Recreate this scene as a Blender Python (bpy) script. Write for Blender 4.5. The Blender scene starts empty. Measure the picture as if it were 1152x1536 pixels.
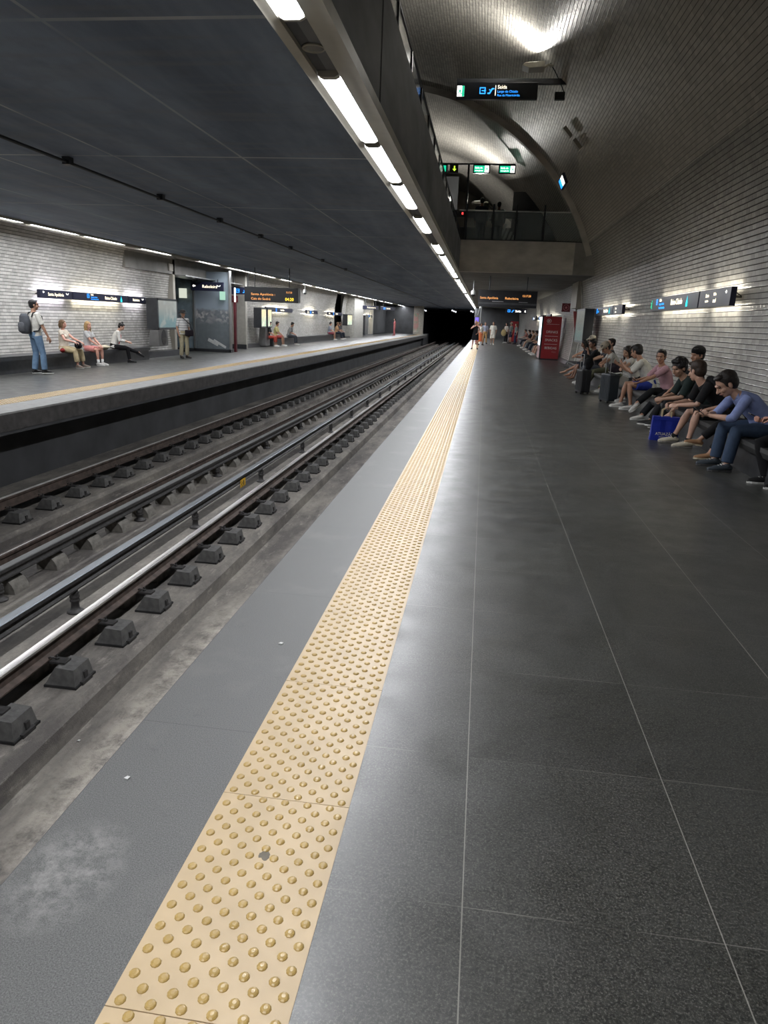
import bpy, math, random
from math import sin, cos, pi, sqrt, atan2, radians
from mathutils import Vector as V, Matrix, Quaternion
random.seed(7)
scene = bpy.context.scene
COL = scene.collection

# ------------------------------------------------------------------ mesh builder
class MB:
    def __init__(s): s.v = []; s.f = []; s.m = []; s.uv = {}
    def add(s, vs, fs, m=0):
        b = len(s.v); s.v += [tuple(p) for p in vs]
        for f in fs: s.f.append(tuple(b + i for i in f)); s.m.append(m)
        return s
    def box(s, x0, x1, y0, y1, z0, z1, m=0):
        v = [(x0,y0,z0),(x1,y0,z0),(x1,y1,z0),(x0,y1,z0),(x0,y0,z1),(x1,y0,z1),(x1,y1,z1),(x0,y1,z1)]
        return s.add(v, [(0,3,2,1),(4,5,6,7),(0,1,5,4),(1,2,6,5),(2,3,7,6),(3,0,4,7)], m)
    def prism(s, prof, a0, a1, axis='y', m=0):
        """closed profile (2D list) extruded along an axis; profile is (x,z) for y, (y,z) for x, (x,y) for z"""
        n = len(prof)
        def P(p, a): return (p[0], a, p[1]) if axis == 'y' else ((a, p[0], p[1]) if axis == 'x' else (p[0], p[1], a))
        v = [P(p, a0) for p in prof] + [P(p, a1) for p in prof]
        f = [(i, (i+1) % n, n+(i+1) % n, n+i) for i in range(n)] + [tuple(range(n))[::-1], tuple(range(n, 2*n))]
        return s.add(v, f, m)
    def tube(s, pts, rs, n=10, m=0, flat=None, round_ends=False):
        """swept tube through points; flat=(ratio, axis vector) squashes the ring along that vector"""
        pts = [V(p) for p in pts]
        if not hasattr(rs, '__len__'): rs = [rs]*len(pts)
        rs = list(rs)
        if round_ends:
            def cap(p, q, r):
                d = (p-q); d = d.normalized() if d.length > 1e-6 else V((0,0,1))
                return [(p + d*r*0.95, r*0.25), (p + d*r*0.75, r*0.66), (p + d*r*0.4, r*0.91)]
            c0 = cap(pts[0], pts[1], rs[0]); c1 = cap(pts[-1], pts[-2], rs[-1])
            pts = [c[0] for c in c0] + pts + [c[0] for c in reversed(c1)]
            rs = [c[1] for c in c0] + rs + [c[1] for c in reversed(c1)]
        vs = []; fs = []; K = len(pts); ref = None
        for i, p in enumerate(pts):
            t = (pts[min(i+1, K-1)] - pts[max(i-1, 0)])
            t = t.normalized() if t.length > 1e-9 else V((0,0,1))
            if ref is None:
                ref = V((0,0,1)) if abs(t.z) < .9 else V((1,0,0))
            u = (ref - t*ref.dot(t)).normalized(); ref = u; w = t.cross(u)
            for k in range(n):
                a = 2*pi*k/n; o = (u*cos(a) + w*sin(a))*rs[i]
                if flat is not None:
                    ax = V(flat[1]).normalized(); o = o - ax*(o.dot(ax))*(1-flat[0])
                vs.append(p+o)
        for i in range(K-1):
            for k in range(n):
                fs.append((i*n+k, i*n+(k+1) % n, (i+1)*n+(k+1) % n, (i+1)*n+k))
        fs += [tuple(range(n))[::-1], tuple((K-1)*n+k for k in range(n))]
        return s.add(vs, fs, m)
    def ell(s, c, r, rot=None, nu=14, nv=9, m=0):
        c = V(c); vs = [(0,0,-1)]; fs = []
        for j in range(1, nv):
            a = -pi/2 + pi*j/nv
            for i in range(nu):
                b = 2*pi*i/nu; vs.append((cos(a)*cos(b), cos(a)*sin(b), sin(a)))
        vs.append((0,0,1)); L = len(vs)-1
        for i in range(nu): fs.append((0, 1+(i+1) % nu, 1+i)); fs.append((L, L-nu+i, L-nu+(i+1) % nu))
        for j in range(nv-2):
            for i in range(nu):
                fs.append((1+j*nu+i, 1+j*nu+(i+1) % nu, 1+(j+1)*nu+(i+1) % nu, 1+(j+1)*nu+i))
        out = []
        for p in vs:
            q = V((p[0]*r[0], p[1]*r[1], p[2]*r[2]))
            if rot is not None: q = rot @ q
            out.append(c+q)
        return s.add(out, fs, m)
    def disc(s, c, r, axis, n=20, m=0):
        q = V(axis).to_track_quat('Z', 'Y'); 
        return s.add([V(c) + q @ V((r*cos(2*pi*i/n), r*sin(2*pi*i/n), 0)) for i in range(n)], [tuple(range(n))], m)
    def lathe(s, prof, c=(0,0,0), n=14, m=0):
        vs = []; fs = []
        for r, z in prof:
            for k in range(n): vs.append((c[0]+r*cos(2*pi*k/n), c[1]+r*sin(2*pi*k/n), c[2]+z))
        K = len(prof)
        for i in range(K-1):
            for k in range(n): fs.append((i*n+k, i*n+(k+1) % n, (i+1)*n+(k+1) % n, (i+1)*n+k))
        fs += [tuple(range(n))[::-1], tuple((K-1)*n+k for k in range(n))]
        return s.add(vs, fs, m)
    def loft(s, rings, m=0):
        n = len(rings[0]); vs = [p for r in rings for p in r]; fs = []
        for i in range(len(rings)-1):
            for k in range(n): fs.append((i*n+k, i*n+(k+1) % n, (i+1)*n+(k+1) % n, (i+1)*n+k))
        fs += [tuple(range(n))[::-1], tuple((len(rings)-1)*n+k for k in range(n))]
        return s.add(vs, fs, m)

def mkmesh(name, mb, mats, smooth=False, fix=True, uvf=None):
    me = bpy.data.meshes.new(name); me.from_pydata(mb.v, [], mb.f)
    if not isinstance(mats, (list, tuple)): mats = [mats]
    for m in mats: me.materials.append(m)
    if any(mb.m): me.polygons.foreach_set('material_index', mb.m)
    if smooth: me.polygons.foreach_set('use_smooth', [True]*len(mb.f))
    if uvf:
        uv = me.uv_layers.new(name='UVMap'); k = 0
        for p in me.polygons:
            for li in p.loop_indices:
                uv.data[li].uv = uvf(me.vertices[me.loops[li].vertex_index].co, me.loops[li].vertex_index)
    if fix:
        import bmesh
        bm = bmesh.new(); bm.from_mesh(me); bmesh.ops.recalc_face_normals(bm, faces=bm.faces); bm.to_mesh(me); bm.free()
    me.update(); return me

def obj(name, mb, mats, parent=None, smooth=False, fix=True, loc=None, uvf=None, bevel=0):
    me = mb if isinstance(mb, bpy.types.Mesh) else mkmesh(name, mb, mats, smooth, fix, uvf)
    o = bpy.data.objects.new(name, me); COL.objects.link(o)
    if parent is not None: o.parent = parent
    if loc is not None: o.location = loc
    if bevel:
        b = o.modifiers.new('bevel', 'BEVEL'); b.width = bevel; b.segments = 2; b.limit_method = 'ANGLE'
    return o
def tag(o, label=None, cat=None, group=None, kind=None):
    if label: o['label'] = label
    if cat: o['category'] = cat
    if group: o['group'] = group
    if kind: o['kind'] = kind
    return o
def struct(name, mb, mats, label=None, **k):
    o = obj(name, mb, mats, **k); o['kind'] = 'structure'
    if label: o['label'] = label
    return o
def thing(name, label, cat, loc=(0,0,0), rz=0, group=None):
    o = bpy.data.objects.new(name, None); COL.objects.link(o); o.empty_display_size = .2
    o.location = loc; o.rotation_euler = (0, 0, rz); tag(o, label, cat, group); return o
def kids(o): return [c for c in bpy.data.objects if c.parent == o]
def copy_tree(o, ch, loc, label=None, cat=None, group=None, rz=None):
    """ch: {obj: [children]} map of the source tree"""
    c = o.copy(); COL.objects.link(c); c.location = loc
    if rz is not None: c.rotation_euler = (0, 0, rz)
    if label: c['label'] = label
    def rec(src, dst):
        for k in ch.get(src.name, []):
            d = k.copy(); COL.objects.link(d); d.parent = dst; rec(k, d)
    rec(o, c); return c
def tree_of(o):
    m = {}
    def rec(x):
        m[x.name] = kids(x)
        for k in m[x.name]: rec(k)
    rec(o); return m

# ------------------------------------------------------------------ materials
def new_mat(name):
    m = bpy.data.materials.new(name); m.use_nodes = True
    nt = m.node_tree; nt.nodes.clear()
    out = nt.nodes.new('ShaderNodeOutputMaterial'); b = nt.nodes.new('ShaderNodeBsdfPrincipled')
    nt.links.new(b.outputs[0], out.inputs[0]); return m, nt, b
def N(nt, t, **k):
    n = nt.nodes.new(t)
    for a, v in k.items():
        if a == 'ins':
            for i, x in v.items(): n.inputs[i].default_value = x
        else: setattr(n, a, v)
    return n
def L(nt, a, b): nt.links.new(a, b)
def math_(nt, op, a, b=None, c=None):
    n = nt.nodes.new('ShaderNodeMath'); n.operation = op
    for i, x in enumerate((a, b, c)):
        if x is None: continue
        if isinstance(x, (int, float)): n.inputs[i].default_value = x
        else: nt.links.new(x, n.inputs[i])
    return n.outputs[0]
def mixc(nt, fac, a, b):
    n = nt.nodes.new('ShaderNodeMix'); n.data_type = 'RGBA'
    for i, x in ((0, fac), (6, a), (7, b)):
        if isinstance(x, (int, float)): n.inputs[i].default_value = x
        elif isinstance(x, tuple): n.inputs[i].default_value = (x[0], x[1], x[2], 1)
        else: nt.links.new(x, n.inputs[i])
    return n.outputs[2]
def ramp(nt, fac, p0, p1, v0=0., v1=1.):
    n = nt.nodes.new('ShaderNodeMapRange'); n.inputs[1].default_value = p0; n.inputs[2].default_value = p1
    n.inputs[3].default_value = v0; n.inputs[4].default_value = v1
    nt.links.new(fac, n.inputs[0]); return n.outputs[0]
def noise(nt, vec, scale, detail=3, rough=.55):
    n = nt.nodes.new('ShaderNodeTexNoise'); n.inputs['Scale'].default_value = scale
    n.inputs['Detail'].default_value = detail; n.inputs['Roughness'].default_value = rough
    if vec is not None: nt.links.new(vec, n.inputs['Vector'])
    return n.outputs['Fac']
MATS = {}
def mat(name, col, rough=.6, metal=0., var=.12, scale=6., bump=0., bscale=60., spec=.5, emit=None, estr=0., stretch=None):
    if name in MATS: return MATS[name]
    m, nt, b = new_mat(name)
    g = N(nt, 'ShaderNodeNewGeometry'); tc = N(nt, 'ShaderNodeTexCoord')
    vec = tc.outputs['Object']
    if stretch:
        mp = N(nt, 'ShaderNodeMapping'); mp.inputs['Scale'].default_value = stretch; L(nt, vec, mp.inputs[0]); vec = mp.outputs[0]
    f = noise(nt, vec, scale)
    hi = tuple(min(1, c*(1+var*2)) for c in col); lo = tuple(c*(1-var*2) for c in col)
    L(nt, mixc(nt, ramp(nt, f, .25, .75), lo, hi), b.inputs['Base Color'])
    b.inputs['Roughness'].default_value = rough; b.inputs['Metallic'].default_value = metal
    b.inputs['Specular IOR Level'].default_value = spec
    if bump:
        bn = N(nt, 'ShaderNodeBump', ins={0: bump, 1: .01}); L(nt, noise(nt, tc.outputs['Object'], bscale), bn.inputs['Height']); L(nt, bn.outputs[0], b.inputs['Normal'])
    if emit:
        b.inputs['Emission Color'].default_value = (*emit, 1); b.inputs['Emission Strength'].default_value = estr
    MATS[name] = m; return m
def xyz(nt):
    tc = N(nt, 'ShaderNodeTexCoord'); s = N(nt, 'ShaderNodeSeparateXYZ'); L(nt, tc.outputs['Object'], s.inputs[0])
    return tc.outputs['Object'], s.outputs[0], s.outputs[1], s.outputs[2]
def line_mask(nt, c, off, period, half):
    """1 on thin lines at off + k*period"""
    t = math_(nt, 'ADD', math_(nt, 'DIVIDE', math_(nt, 'SUBTRACT', c, off), period), 1000.5)
    d = math_(nt, 'ABSOLUTE', math_(nt, 'SUBTRACT', math_(nt, 'FRACT', t), .5))
    return math_(nt, 'LESS_THAN', d, half/period)

def granite_mat():
    m, nt, b = new_mat('polished_dark_granite'); vec, x, y, z = xyz(nt)
    f1 = noise(nt, vec, 130, 4, .85); f2 = noise(nt, vec, 42, 4, .8); f3 = noise(nt, vec, 1.3, 3, .6)
    c = mixc(nt, ramp(nt, f2, .40, .62), (.006, .0065, .0058), (.036, .037, .032))
    c = mixc(nt, ramp(nt, f1, .50, .64), c, (.135, .135, .118))
    c = mixc(nt, ramp(nt, f3, .35, .7, 0, .35), c, (.05, .052, .05))
    # per tile tone
    wn = N(nt, 'ShaderNodeTexWhiteNoise', noise_dimensions='2D'); cb = N(nt, 'ShaderNodeCombineXYZ')
    L(nt, math_(nt, 'FLOOR', math_(nt, 'DIVIDE', math_(nt, 'SUBTRACT', x, .06), .735)), cb.inputs[0])
    L(nt, math_(nt, 'FLOOR', math_(nt, 'DIVIDE', math_(nt, 'SUBTRACT', y, 1.70), .742)), cb.inputs[1]); L(nt, cb.outputs[0], wn.inputs['Vector'])
    hs = N(nt, 'ShaderNodeHueSaturation'); L(nt, c, hs.inputs['Color']); L(nt, ramp(nt, wn.outputs['Value'], 0, 1, .85, 1.15), hs.inputs['Value'])
    c = hs.outputs[0]
    lx = math_(nt, 'MULTIPLY', line_mask(nt, x, .06, .735, .0020), math_(nt, 'GREATER_THAN', x, 0.0))
    ly = line_mask(nt, y, 1.70, .742, .0016)
    brk = ramp(nt, noise(nt, vec, 1.7, 2), .42, .62, .08, .6)
    c = mixc(nt, math_(nt, 'MULTIPLY', lx, .6), c, (.34, .33, .29))
    c = mixc(nt, math_(nt, 'MULTIPLY', ly, brk), c, (.26, .25, .22))
    L(nt, c, b.inputs['Base Color'])
    r = ramp(nt, noise(nt, vec, 3.5, 4, .65), .3, .7, .30, .44)
    L(nt, r, b.inputs['Roughness']); b.inputs['Specular IOR Level'].default_value = .85
    bn = N(nt, 'ShaderNodeBump', ins={0: .05, 1: .004}); L(nt, f2, bn.inputs['Height']); L(nt, bn.outputs[0], b.inputs['Normal'])
    return m
def edge_mat():
    m, nt, b = new_mat('platform_edge_stone'); vec, x, y, z = xyz(nt)
    f1 = noise(nt, vec, 230, 4, .85); f2 = noise(nt, vec, 2.2, 5, .6); f3 = noise(nt, vec, 9, 4, .7)
    c = mixc(nt, ramp(nt, f1, .38, .62), (.05, .052, .05), (.165, .167, .16))
    c = mixc(nt, ramp(nt, f2, .55, .75, 0, .45), c, (.20, .195, .18))
    c = mixc(nt, ramp(nt, f3, .62, .74, 0, .35), c, (.05, .05, .05))
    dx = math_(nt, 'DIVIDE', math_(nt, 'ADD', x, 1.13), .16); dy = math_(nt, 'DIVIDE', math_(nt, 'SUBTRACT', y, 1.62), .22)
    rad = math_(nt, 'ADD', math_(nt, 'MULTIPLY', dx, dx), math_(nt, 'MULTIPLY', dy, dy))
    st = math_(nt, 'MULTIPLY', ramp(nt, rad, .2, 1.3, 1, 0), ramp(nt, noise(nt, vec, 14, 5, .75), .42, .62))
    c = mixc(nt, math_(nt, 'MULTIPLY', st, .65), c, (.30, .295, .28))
    c = mixc(nt, math_(nt, 'MULTIPLY', line_mask(nt, y, .96, 1.48, .002), .5), c, (.03, .03, .03))
    L(nt, c, b.inputs['Base Color']); b.inputs['Roughness'].default_value = .5
    bn = N(nt, 'ShaderNodeBump', ins={0: .25, 1: .004}); L(nt, f1, bn.inputs['Height']); L(nt, bn.outputs[0], b.inputs['Normal'])
    return m
def tile_mat(name='glazed_wall_tile', col=(.50, .49, .455), grout=(.035, .033, .03), vis=1.0, rgh=.20):
    m, nt, b = new_mat(name)
    uv = N(nt, 'ShaderNodeUVMap', uv_map='UVMap'); s = N(nt, 'ShaderNodeSeparateXYZ'); L(nt, uv.outputs[0], s.inputs[0])
    u, v = s.outputs[0], s.outputs[1]; tw, th = .150, .084
    row = math_(nt, 'FLOOR', math_(nt, 'DIVIDE', v, th))
    uu = math_(nt, 'ADD', math_(nt, 'DIVIDE', u, tw), math_(nt, 'MULTIPLY', math_(nt, 'MODULO', row, 2.), .5))
    colm = math_(nt, 'FLOOR', uu); fu = math_(nt, 'FRACT', math_(nt, 'ADD', uu, 1000.)); fv = math_(nt, 'FRACT', math_(nt, 'DIVIDE', v, th))
    du = math_(nt, 'MULTIPLY', math_(nt, 'MINIMUM', fu, math_(nt, 'SUBTRACT', 1., fu)), tw)
    dv = math_(nt, 'MULTIPLY', math_(nt, 'MINIMUM', fv, math_(nt, 'SUBTRACT', 1., fv)), th)
    dvr = math_(nt, 'MULTIPLY', fv, th)
    cb = N(nt, 'ShaderNodeCombineXYZ'); L(nt, colm, cb.inputs[0]); L(nt, row, cb.inputs[1])
    wn = N(nt, 'ShaderNodeTexWhiteNoise', noise_dimensions='2D'); L(nt, cb.outputs[0], wn.inputs['Vector'])
    big = noise(nt, uv.outputs[0], .55, 4, .6)
    lo = tuple(c*.80 for c in col); hi = tuple(min(1, c*1.12) for c in col)
    c = mixc(nt, wn.outputs['Value'], lo, hi)
    c = mixc(nt, ramp(nt, big, .35, .75, 0, .35), c, tuple(k*.62 for k in col))
    gm = math_(nt, 'MAXIMUM', math_(nt, 'MULTIPLY', math_(nt, 'LESS_THAN', dv, .0068), 1.*vis), math_(nt, 'MULTIPLY', math_(nt, 'LESS_THAN', du, .0016), .45*vis))
    c = mixc(nt, gm, c, grout)
    L(nt, c, b.inputs['Base Color'])
    L(nt, math_(nt, 'ADD', math_(nt, 'MULTIPLY', gm, .5), rgh), b.inputs['Roughness'])
    # pillow bevel near the tile border + a slight random tilt of every tile
    dist = math_(nt, 'MINIMUM', du, dv)
    prof = math_(nt, 'SMOOTH_MIN', math_(nt, 'DIVIDE', dist, .012), 1., .3)
    cs = N(nt, 'ShaderNodeSeparateColor'); L(nt, wn.outputs['Color'], cs.inputs[0])
    tilt = math_(nt, 'ADD', math_(nt, 'MULTIPLY', math_(nt, 'SUBTRACT', cs.outputs[0], .5), math_(nt, 'SUBTRACT', fu, .5)),
                 math_(nt, 'MULTIPLY', math_(nt, 'SUBTRACT', cs.outputs[1], .5), math_(nt, 'SUBTRACT', fv, .5)))
    hgt = math_(nt, 'ADD', math_(nt, 'MULTIPLY', prof, .5), math_(nt, 'MULTIPLY', tilt, .55))
    hgt = math_(nt, 'ADD', hgt, math_(nt, 'MULTIPLY', noise(nt, uv.outputs[0], 7., 2), .12))
    bn = N(nt, 'ShaderNodeBump', ins={0: .9, 1: .006}); L(nt, hgt, bn.inputs['Height']); L(nt, bn.outputs[0], b.inputs['Normal'])
    b.inputs['Specular IOR Level'].default_value = .6
    return m
def slab_mat():
    m, nt, b = new_mat('shuttered_concrete_ceiling'); vec, x, y, z = xyz(nt)
    mp = N(nt, 'ShaderNodeMapping'); mp.inputs['Scale'].default_value = (1.2, .22, 1); L(nt, vec, mp.inputs[0])
    f1 = noise(nt, mp.outputs[0], 1.1, 5, .65); f2 = noise(nt, vec, 3.2, 4, .6); f3 = noise(nt, vec, 130, 2)
    mp2 = N(nt, 'ShaderNodeMapping'); mp2.inputs['Scale'].default_value = (.35, 3.5, 1); L(nt, vec, mp2.inputs[0])
    f4 = noise(nt, mp2.outputs[0], 1.4, 3)
    c = mixc(nt, ramp(nt, f1, .35, .68), (.088, .120, .185), (.21, .265, .36))
    c = mixc(nt, ramp(nt, f4, .5, .75, 0, .5), c, (.21, .21, .215))
    c = mixc(nt, ramp(nt, f2, .5, .8, 0, .4), c, (.08, .085, .10))
    lx = line_mask(nt, x, -3.1, 1.67, .016); ly = line_mask(nt, y, 5.03, 4.07, .026)
    lm = math_(nt, 'MULTIPLY', math_(nt, 'MAXIMUM', lx, ly), ramp(nt, noise(nt, vec, .8, 3), .35, .6, .1, .75))
    c = mixc(nt, lm, c, (.55, .56, .58))
    # thin dark shutter tie marks along the seams
    L(nt, c, b.inputs['Base Color']); b.inputs['Roughness'].default_value = .62
    bn = N(nt, 'ShaderNodeBump', ins={0: .3, 1: .01}); L(nt, math_(nt, 'ADD', f3, math_(nt, 'MULTIPLY', lm, -1.)), bn.inputs['Height']); L(nt, bn.outputs[0], b.inputs['Normal'])
    return m
def trackbed_mat():
    m, nt, b = new_mat('trackbed_concrete'); vec, x, y, z = xyz(nt)
    mp = N(nt, 'ShaderNodeMapping'); mp.inputs['Scale'].default_value = (1.6, .5, 1.6); L(nt, vec, mp.inputs[0])
    f1 = noise(nt, mp.outputs[0], 1.4, 5, .7); f2 = noise(nt, vec, 22, 4, .7); f3 = noise(nt, vec, 120, 2, .6); f4 = noise(nt, mp.outputs[0], 6, 5, .75)
    c = mixc(nt, ramp(nt, f1, .38, .66), (.105, .096, .088), (.27, .25, .215))
    c = mixc(nt, ramp(nt, f2, .5, .8, 0, .5), c, (.06, .05, .046))
    c = mixc(nt, ramp(nt, f4, .56, .68, 0, .6), c, (.36, .335, .29))
    c = mixc(nt, ramp(nt, f3, .6, .8, 0, .5), c, (.24, .23, .21))
    yy = ramp(nt, math_(nt, 'ABSOLUTE', math_(nt, 'SUBTRACT', y, 5.2)), 1.6, 2.6, 1, 0); xx = ramp(nt, math_(nt, 'ABSOLUTE', math_(nt, 'ADD', x, 2.45)), .28, .42, 1, 0)
    c = mixc(nt, math_(nt, 'MULTIPLY', math_(nt, 'MULTIPLY', yy, xx), ramp(nt, noise(nt, vec, 5, 5, .75), .38, .6, 0, .8)), c, (.46, .42, .36))
    L(nt, c, b.inputs['Base Color']); b.inputs['Roughness'].default_value = .8
    bn = N(nt, 'ShaderNodeBump', ins={0: .5, 1: .01}); L(nt, math_(nt, 'ADD', f3, f2), bn.inputs['Height']); L(nt, bn.outputs[0], b.inputs['Normal'])
    return m
def mural_mat():
    """photograph printed on the lift shaft: grey sky, pale town along the skyline, dark water below"""
    m, nt, b = new_mat('printed_city_mural'); vec, x, y, z = xyz(nt)
    n1 = noise(nt, vec, 1.2, 4); n2 = noise(nt, vec, 7., 5, .75); vor = N(nt, 'ShaderNodeTexVoronoi'); vor.inputs['Scale'].default_value = 9.; L(nt, vec, vor.inputs['Vector'])
    hs = N(nt, 'ShaderNodeSeparateColor'); L(nt, vor.outputs['Color'], hs.inputs[0])
    sky = mixc(nt, n1, (.16, .19, .25), (.28, .32, .38))
    town = mixc(nt, ramp(nt, hs.outputs[0], .35, .8), (.06, .055, .07), (.36, .31, .30))
    dark = mixc(nt, ramp(nt, n2, .35, .7), (.015, .016, .022), (.075, .072, .085))
    zz = math_(nt, 'ADD', z, math_(nt, 'MULTIPLY', math_(nt, 'SUBTRACT', n2, .5), .35))
    c = mixc(nt, ramp(nt, zz, 1.72, 1.85), town, sky)
    c = mixc(nt, ramp(nt, zz, 1.15, 1.45), dark, c)
    L(nt, c, b.inputs['Base Color']); b.inputs['Roughness'].default_value = .35
    return m
def glass_mat(name='clear_glass', tint=(.75, .85, .85), alpha=.25, rough=.04):
    m, nt, b = new_mat(name)
    b.inputs['Base Color'].default_value = (*tint, 1); b.inputs['Roughness'].default_value = rough
    b.inputs['Alpha'].default_value = alpha; b.inputs['Specular IOR Level'].default_value = .8
    return m
def emis(name, col, s):
    if name in MATS: return MATS[name]
    m, nt, b = new_mat(name); b.inputs['Base Color'].default_value = (.02, .02, .02, 1)
    b.inputs['Emission Color'].default_value = (*col, 1); b.inputs['Emission Strength'].default_value = s
    MATS[name] = m; return m

GRAN = granite_mat(); EDGE = edge_mat(); TILE = tile_mat(); SLAB = slab_mat(); BED = trackbed_mat()
TILE2 = tile_mat('glazed_vault_tile', (.56, .53, .48), (.12, .112, .10), .8, .38)
CONC = mat('grey_fair_concrete', (.50, .475, .43), .7, var=.14, scale=1.4, bump=.2, stretch=(1, .5, 2))
CONCD = mat('dark_concrete', (.045, .047, .05), .75, var=.2, scale=1.2, bump=.2)
FASC = mat('parapet_concrete', (.15, .155, .165), .7, var=.2, scale=1.3, bump=.15, stretch=(1, .6, 1.5))
CREAM = mat('cream_painted_metal', (.42, .40, .34), .45, var=.04)
YELL = mat('yellow_tactile_paving', (.54, .41, .245), .42, var=.06, scale=5, bump=.04, bscale=200, spec=.4)
DOT = mat('yellow_stud', (.44, .30, .10), .3, var=.05)
STEEL = mat('polished_rail_head', (.72, .70, .67), .32, 1., var=.03, scale=8, stretch=(1, .05, 1))
RUST = mat('rusty_rail_side', (.075, .055, .045), .7, .3, var=.3, scale=9)
IRON = mat('dark_iron', (.055, .053, .052), .55, .4, var=.2, scale=20)
BLK = mat('cast_rail_block', (.10, .098, .094), .75, var=.2, scale=14, bump=.2)
BLKR = mat('grey_cement_block', (.17, .16, .14), .8, var=.2, scale=12, bump=.3)
RUB = mat('black_rubber', (.012, .012, .012), .7)
DSTONE = mat('dark_bench_stone', (.035, .036, .038), .35, var=.2, scale=8)
STAIN = mat('brushed_stainless', (.42, .42, .42), .32, .9, var=.05)
DMET = mat('dark_painted_metal', (.03, .032, .036), .4, .3)
BEIGE = mat('beige_panel', (.36, .34, .29), .5, var=.06, scale=2)
NAVY = mat('navy_sign_panel', (.012, .014, .035), .3)
REDP = mat('red_painted_panel', (.34, .022, .022), .35, var=.04)
REDD = mat('dark_red_plate', (.16, .02, .03), .4)
WPL = mat('white_plastic', (.62, .62, .6), .4)
LIT = emis('lit_white', (1, .98, .9), 3.)
LITW = emis('lit_warm_white', (1, .9, .68), 2.2)
LBLUE = emis('lit_blue', (.02, .30, 1.), 2.2)
LCYAN = emis('lit_cyan', (.02, .72, .85), 1.6)
LAMB = emis('lit_amber', (1, .42, .12), 1.5)
LYEL = emis('lit_yellow', (1, .72, .05), 2.2)
LGRN = emis('lit_green', (.01, .62, .33), 1.2)
GLASS = glass_mat()
MURAL = mural_mat()
# ------------------------------------------------------------------ camera
cx, cy, fpx = 576., 768., 1051.4
Yv = V((727.3-cx, 485.8-cy, fpx)).normalized(); d_ = V((1, .0405, 0)); Zv = d_.cross(Yv).normalized()
if Zv.y > 0: Zv = -Zv
Xv = Yv.cross(Zv)
if Xv.x < 0: Xv = -Xv
right = V((Xv.x, Yv.x, Zv.x)); down = V((Xv.y, Yv.y, Zv.y)); fwd = V((Xv.z, Yv.z, Zv.z))
cd = bpy.data.cameras.new('camera'); cam = bpy.data.objects.new('camera', cd); COL.objects.link(cam)
M = Matrix((right, -down, -fwd)).transposed().to_4x4(); M.translation = V((0, 0, 1.65)); cam.matrix_world = M
cd.sensor_fit = 'VERTICAL'; cd.sensor_height = 36.; cd.lens = fpx/1536.*36.; cd.clip_end = 400; cd.clip_start = .05
scene.camera = cam

Y0, Y1 = -9., 104.           # station ends behind and ahead of the camera
CXV, CZV, RV = -4.1, 1.6, 8.16
def arc_x(z, side=1, R=RV): return CXV + side*sqrt(max(R*R-(z-CZV)**2, 0))
def arc_mesh(a0, a1, y0, y1, R, n, ny=1):
    """strip of the vault between two angles (degrees, 0 = right springing, 180 = left)"""
    mb = MB(); uv = []
    for j in range(ny+1):
        y = y0+(y1-y0)*j/ny
        for i in range(n+1):
            a = radians(a0+(a1-a0)*i/n); mb.v.append((CXV+R*cos(a), y, CZV+R*sin(a))); uv.append((y, R*(a+1.)))
    for j in range(ny):
        for i in range(n):
            a = j*(n+1)+i; mb.f.append((a, a+n+1, a+n+2, a+1)); mb.m.append(0)
    return mb, (lambda co, i: uv[i])
aB = math.degrees(math.asin(-CZV/RV)); aT = math.degrees(math.asin((4.6-CZV)/RV))
def vault(name, a0, a1, y0, y1, R, mt, n=24, label=None):
    mb, uf = arc_mesh(a0, a1, y0, y1, R, n, max(1, int((y1-y0)/8))); return struct(name, mb, mt, label, uvf=uf, smooth=True, fix=False)

# ---- near platform
BX = 3.26     # front of the right bench
struct('floor_1', MB().box(-.345, 4.2, Y0, Y1-16, -.3, 0), GRAN, 'dark speckled granite slabs of the near platform')
struct('floor_2', MB().prism([(-.8, 0), (-.8, -.28), (-1.27, -.28), (-1.30, -.25), (-1.30, -.012), (-1.288, 0)], Y0, Y1-16), EDGE, 'grey stone nosing of the near platform edge')
struct('floor_3', MB().box(-.8, -.345, Y0, Y1-16, -.3, -.012), CONC, 'bedding under the tactile strip')
struct('wall_1', MB().box(-.75, -.5, Y0, Y1-16, -1.65, -.28), CONCD, 'dark wall under the near platform')
struct('floor_4', MB().box(-11.0, -8.50, Y0, Y1-9, -.3, 0), GRAN, 'dark granite floor of the far platform').location = (0, 0, 0)
struct('floor_4b', MB().box(-12.6, -11.0, Y0, Y1-9, -.3, -.0), GRAN).name = 'floor_5'
struct('floor_6', MB().box(-8.02, -7.39, Y0, Y1-9, -.03, 0), mat('pale_edge_stone', (.30, .30, .285), .6, var=.1), 'pale grey nosing of the far platform edge')
struct('trim_16', MB().box(-8.02, -7.40, Y0, Y1-9, -.3, -.03), mat('edge_beam_concrete', (.06, .056, .053), .8, var=.2, bump=.3), 'dark concrete edge beam of the far platform')
struct('floor_7', MB().box(-8.50, -8.02, Y0, Y1-9, -.3, -.012), CONC)
struct('wall_2', MB().box(-8.4, -8.2, Y0, Y1-9, -1.7, -.3), CONCD, 'dark wall under the far platform')
struct('trim_1', MB().box(-8.2, -7.42, Y0, Y1-9, -.36, -.3), CONCD)

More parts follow.
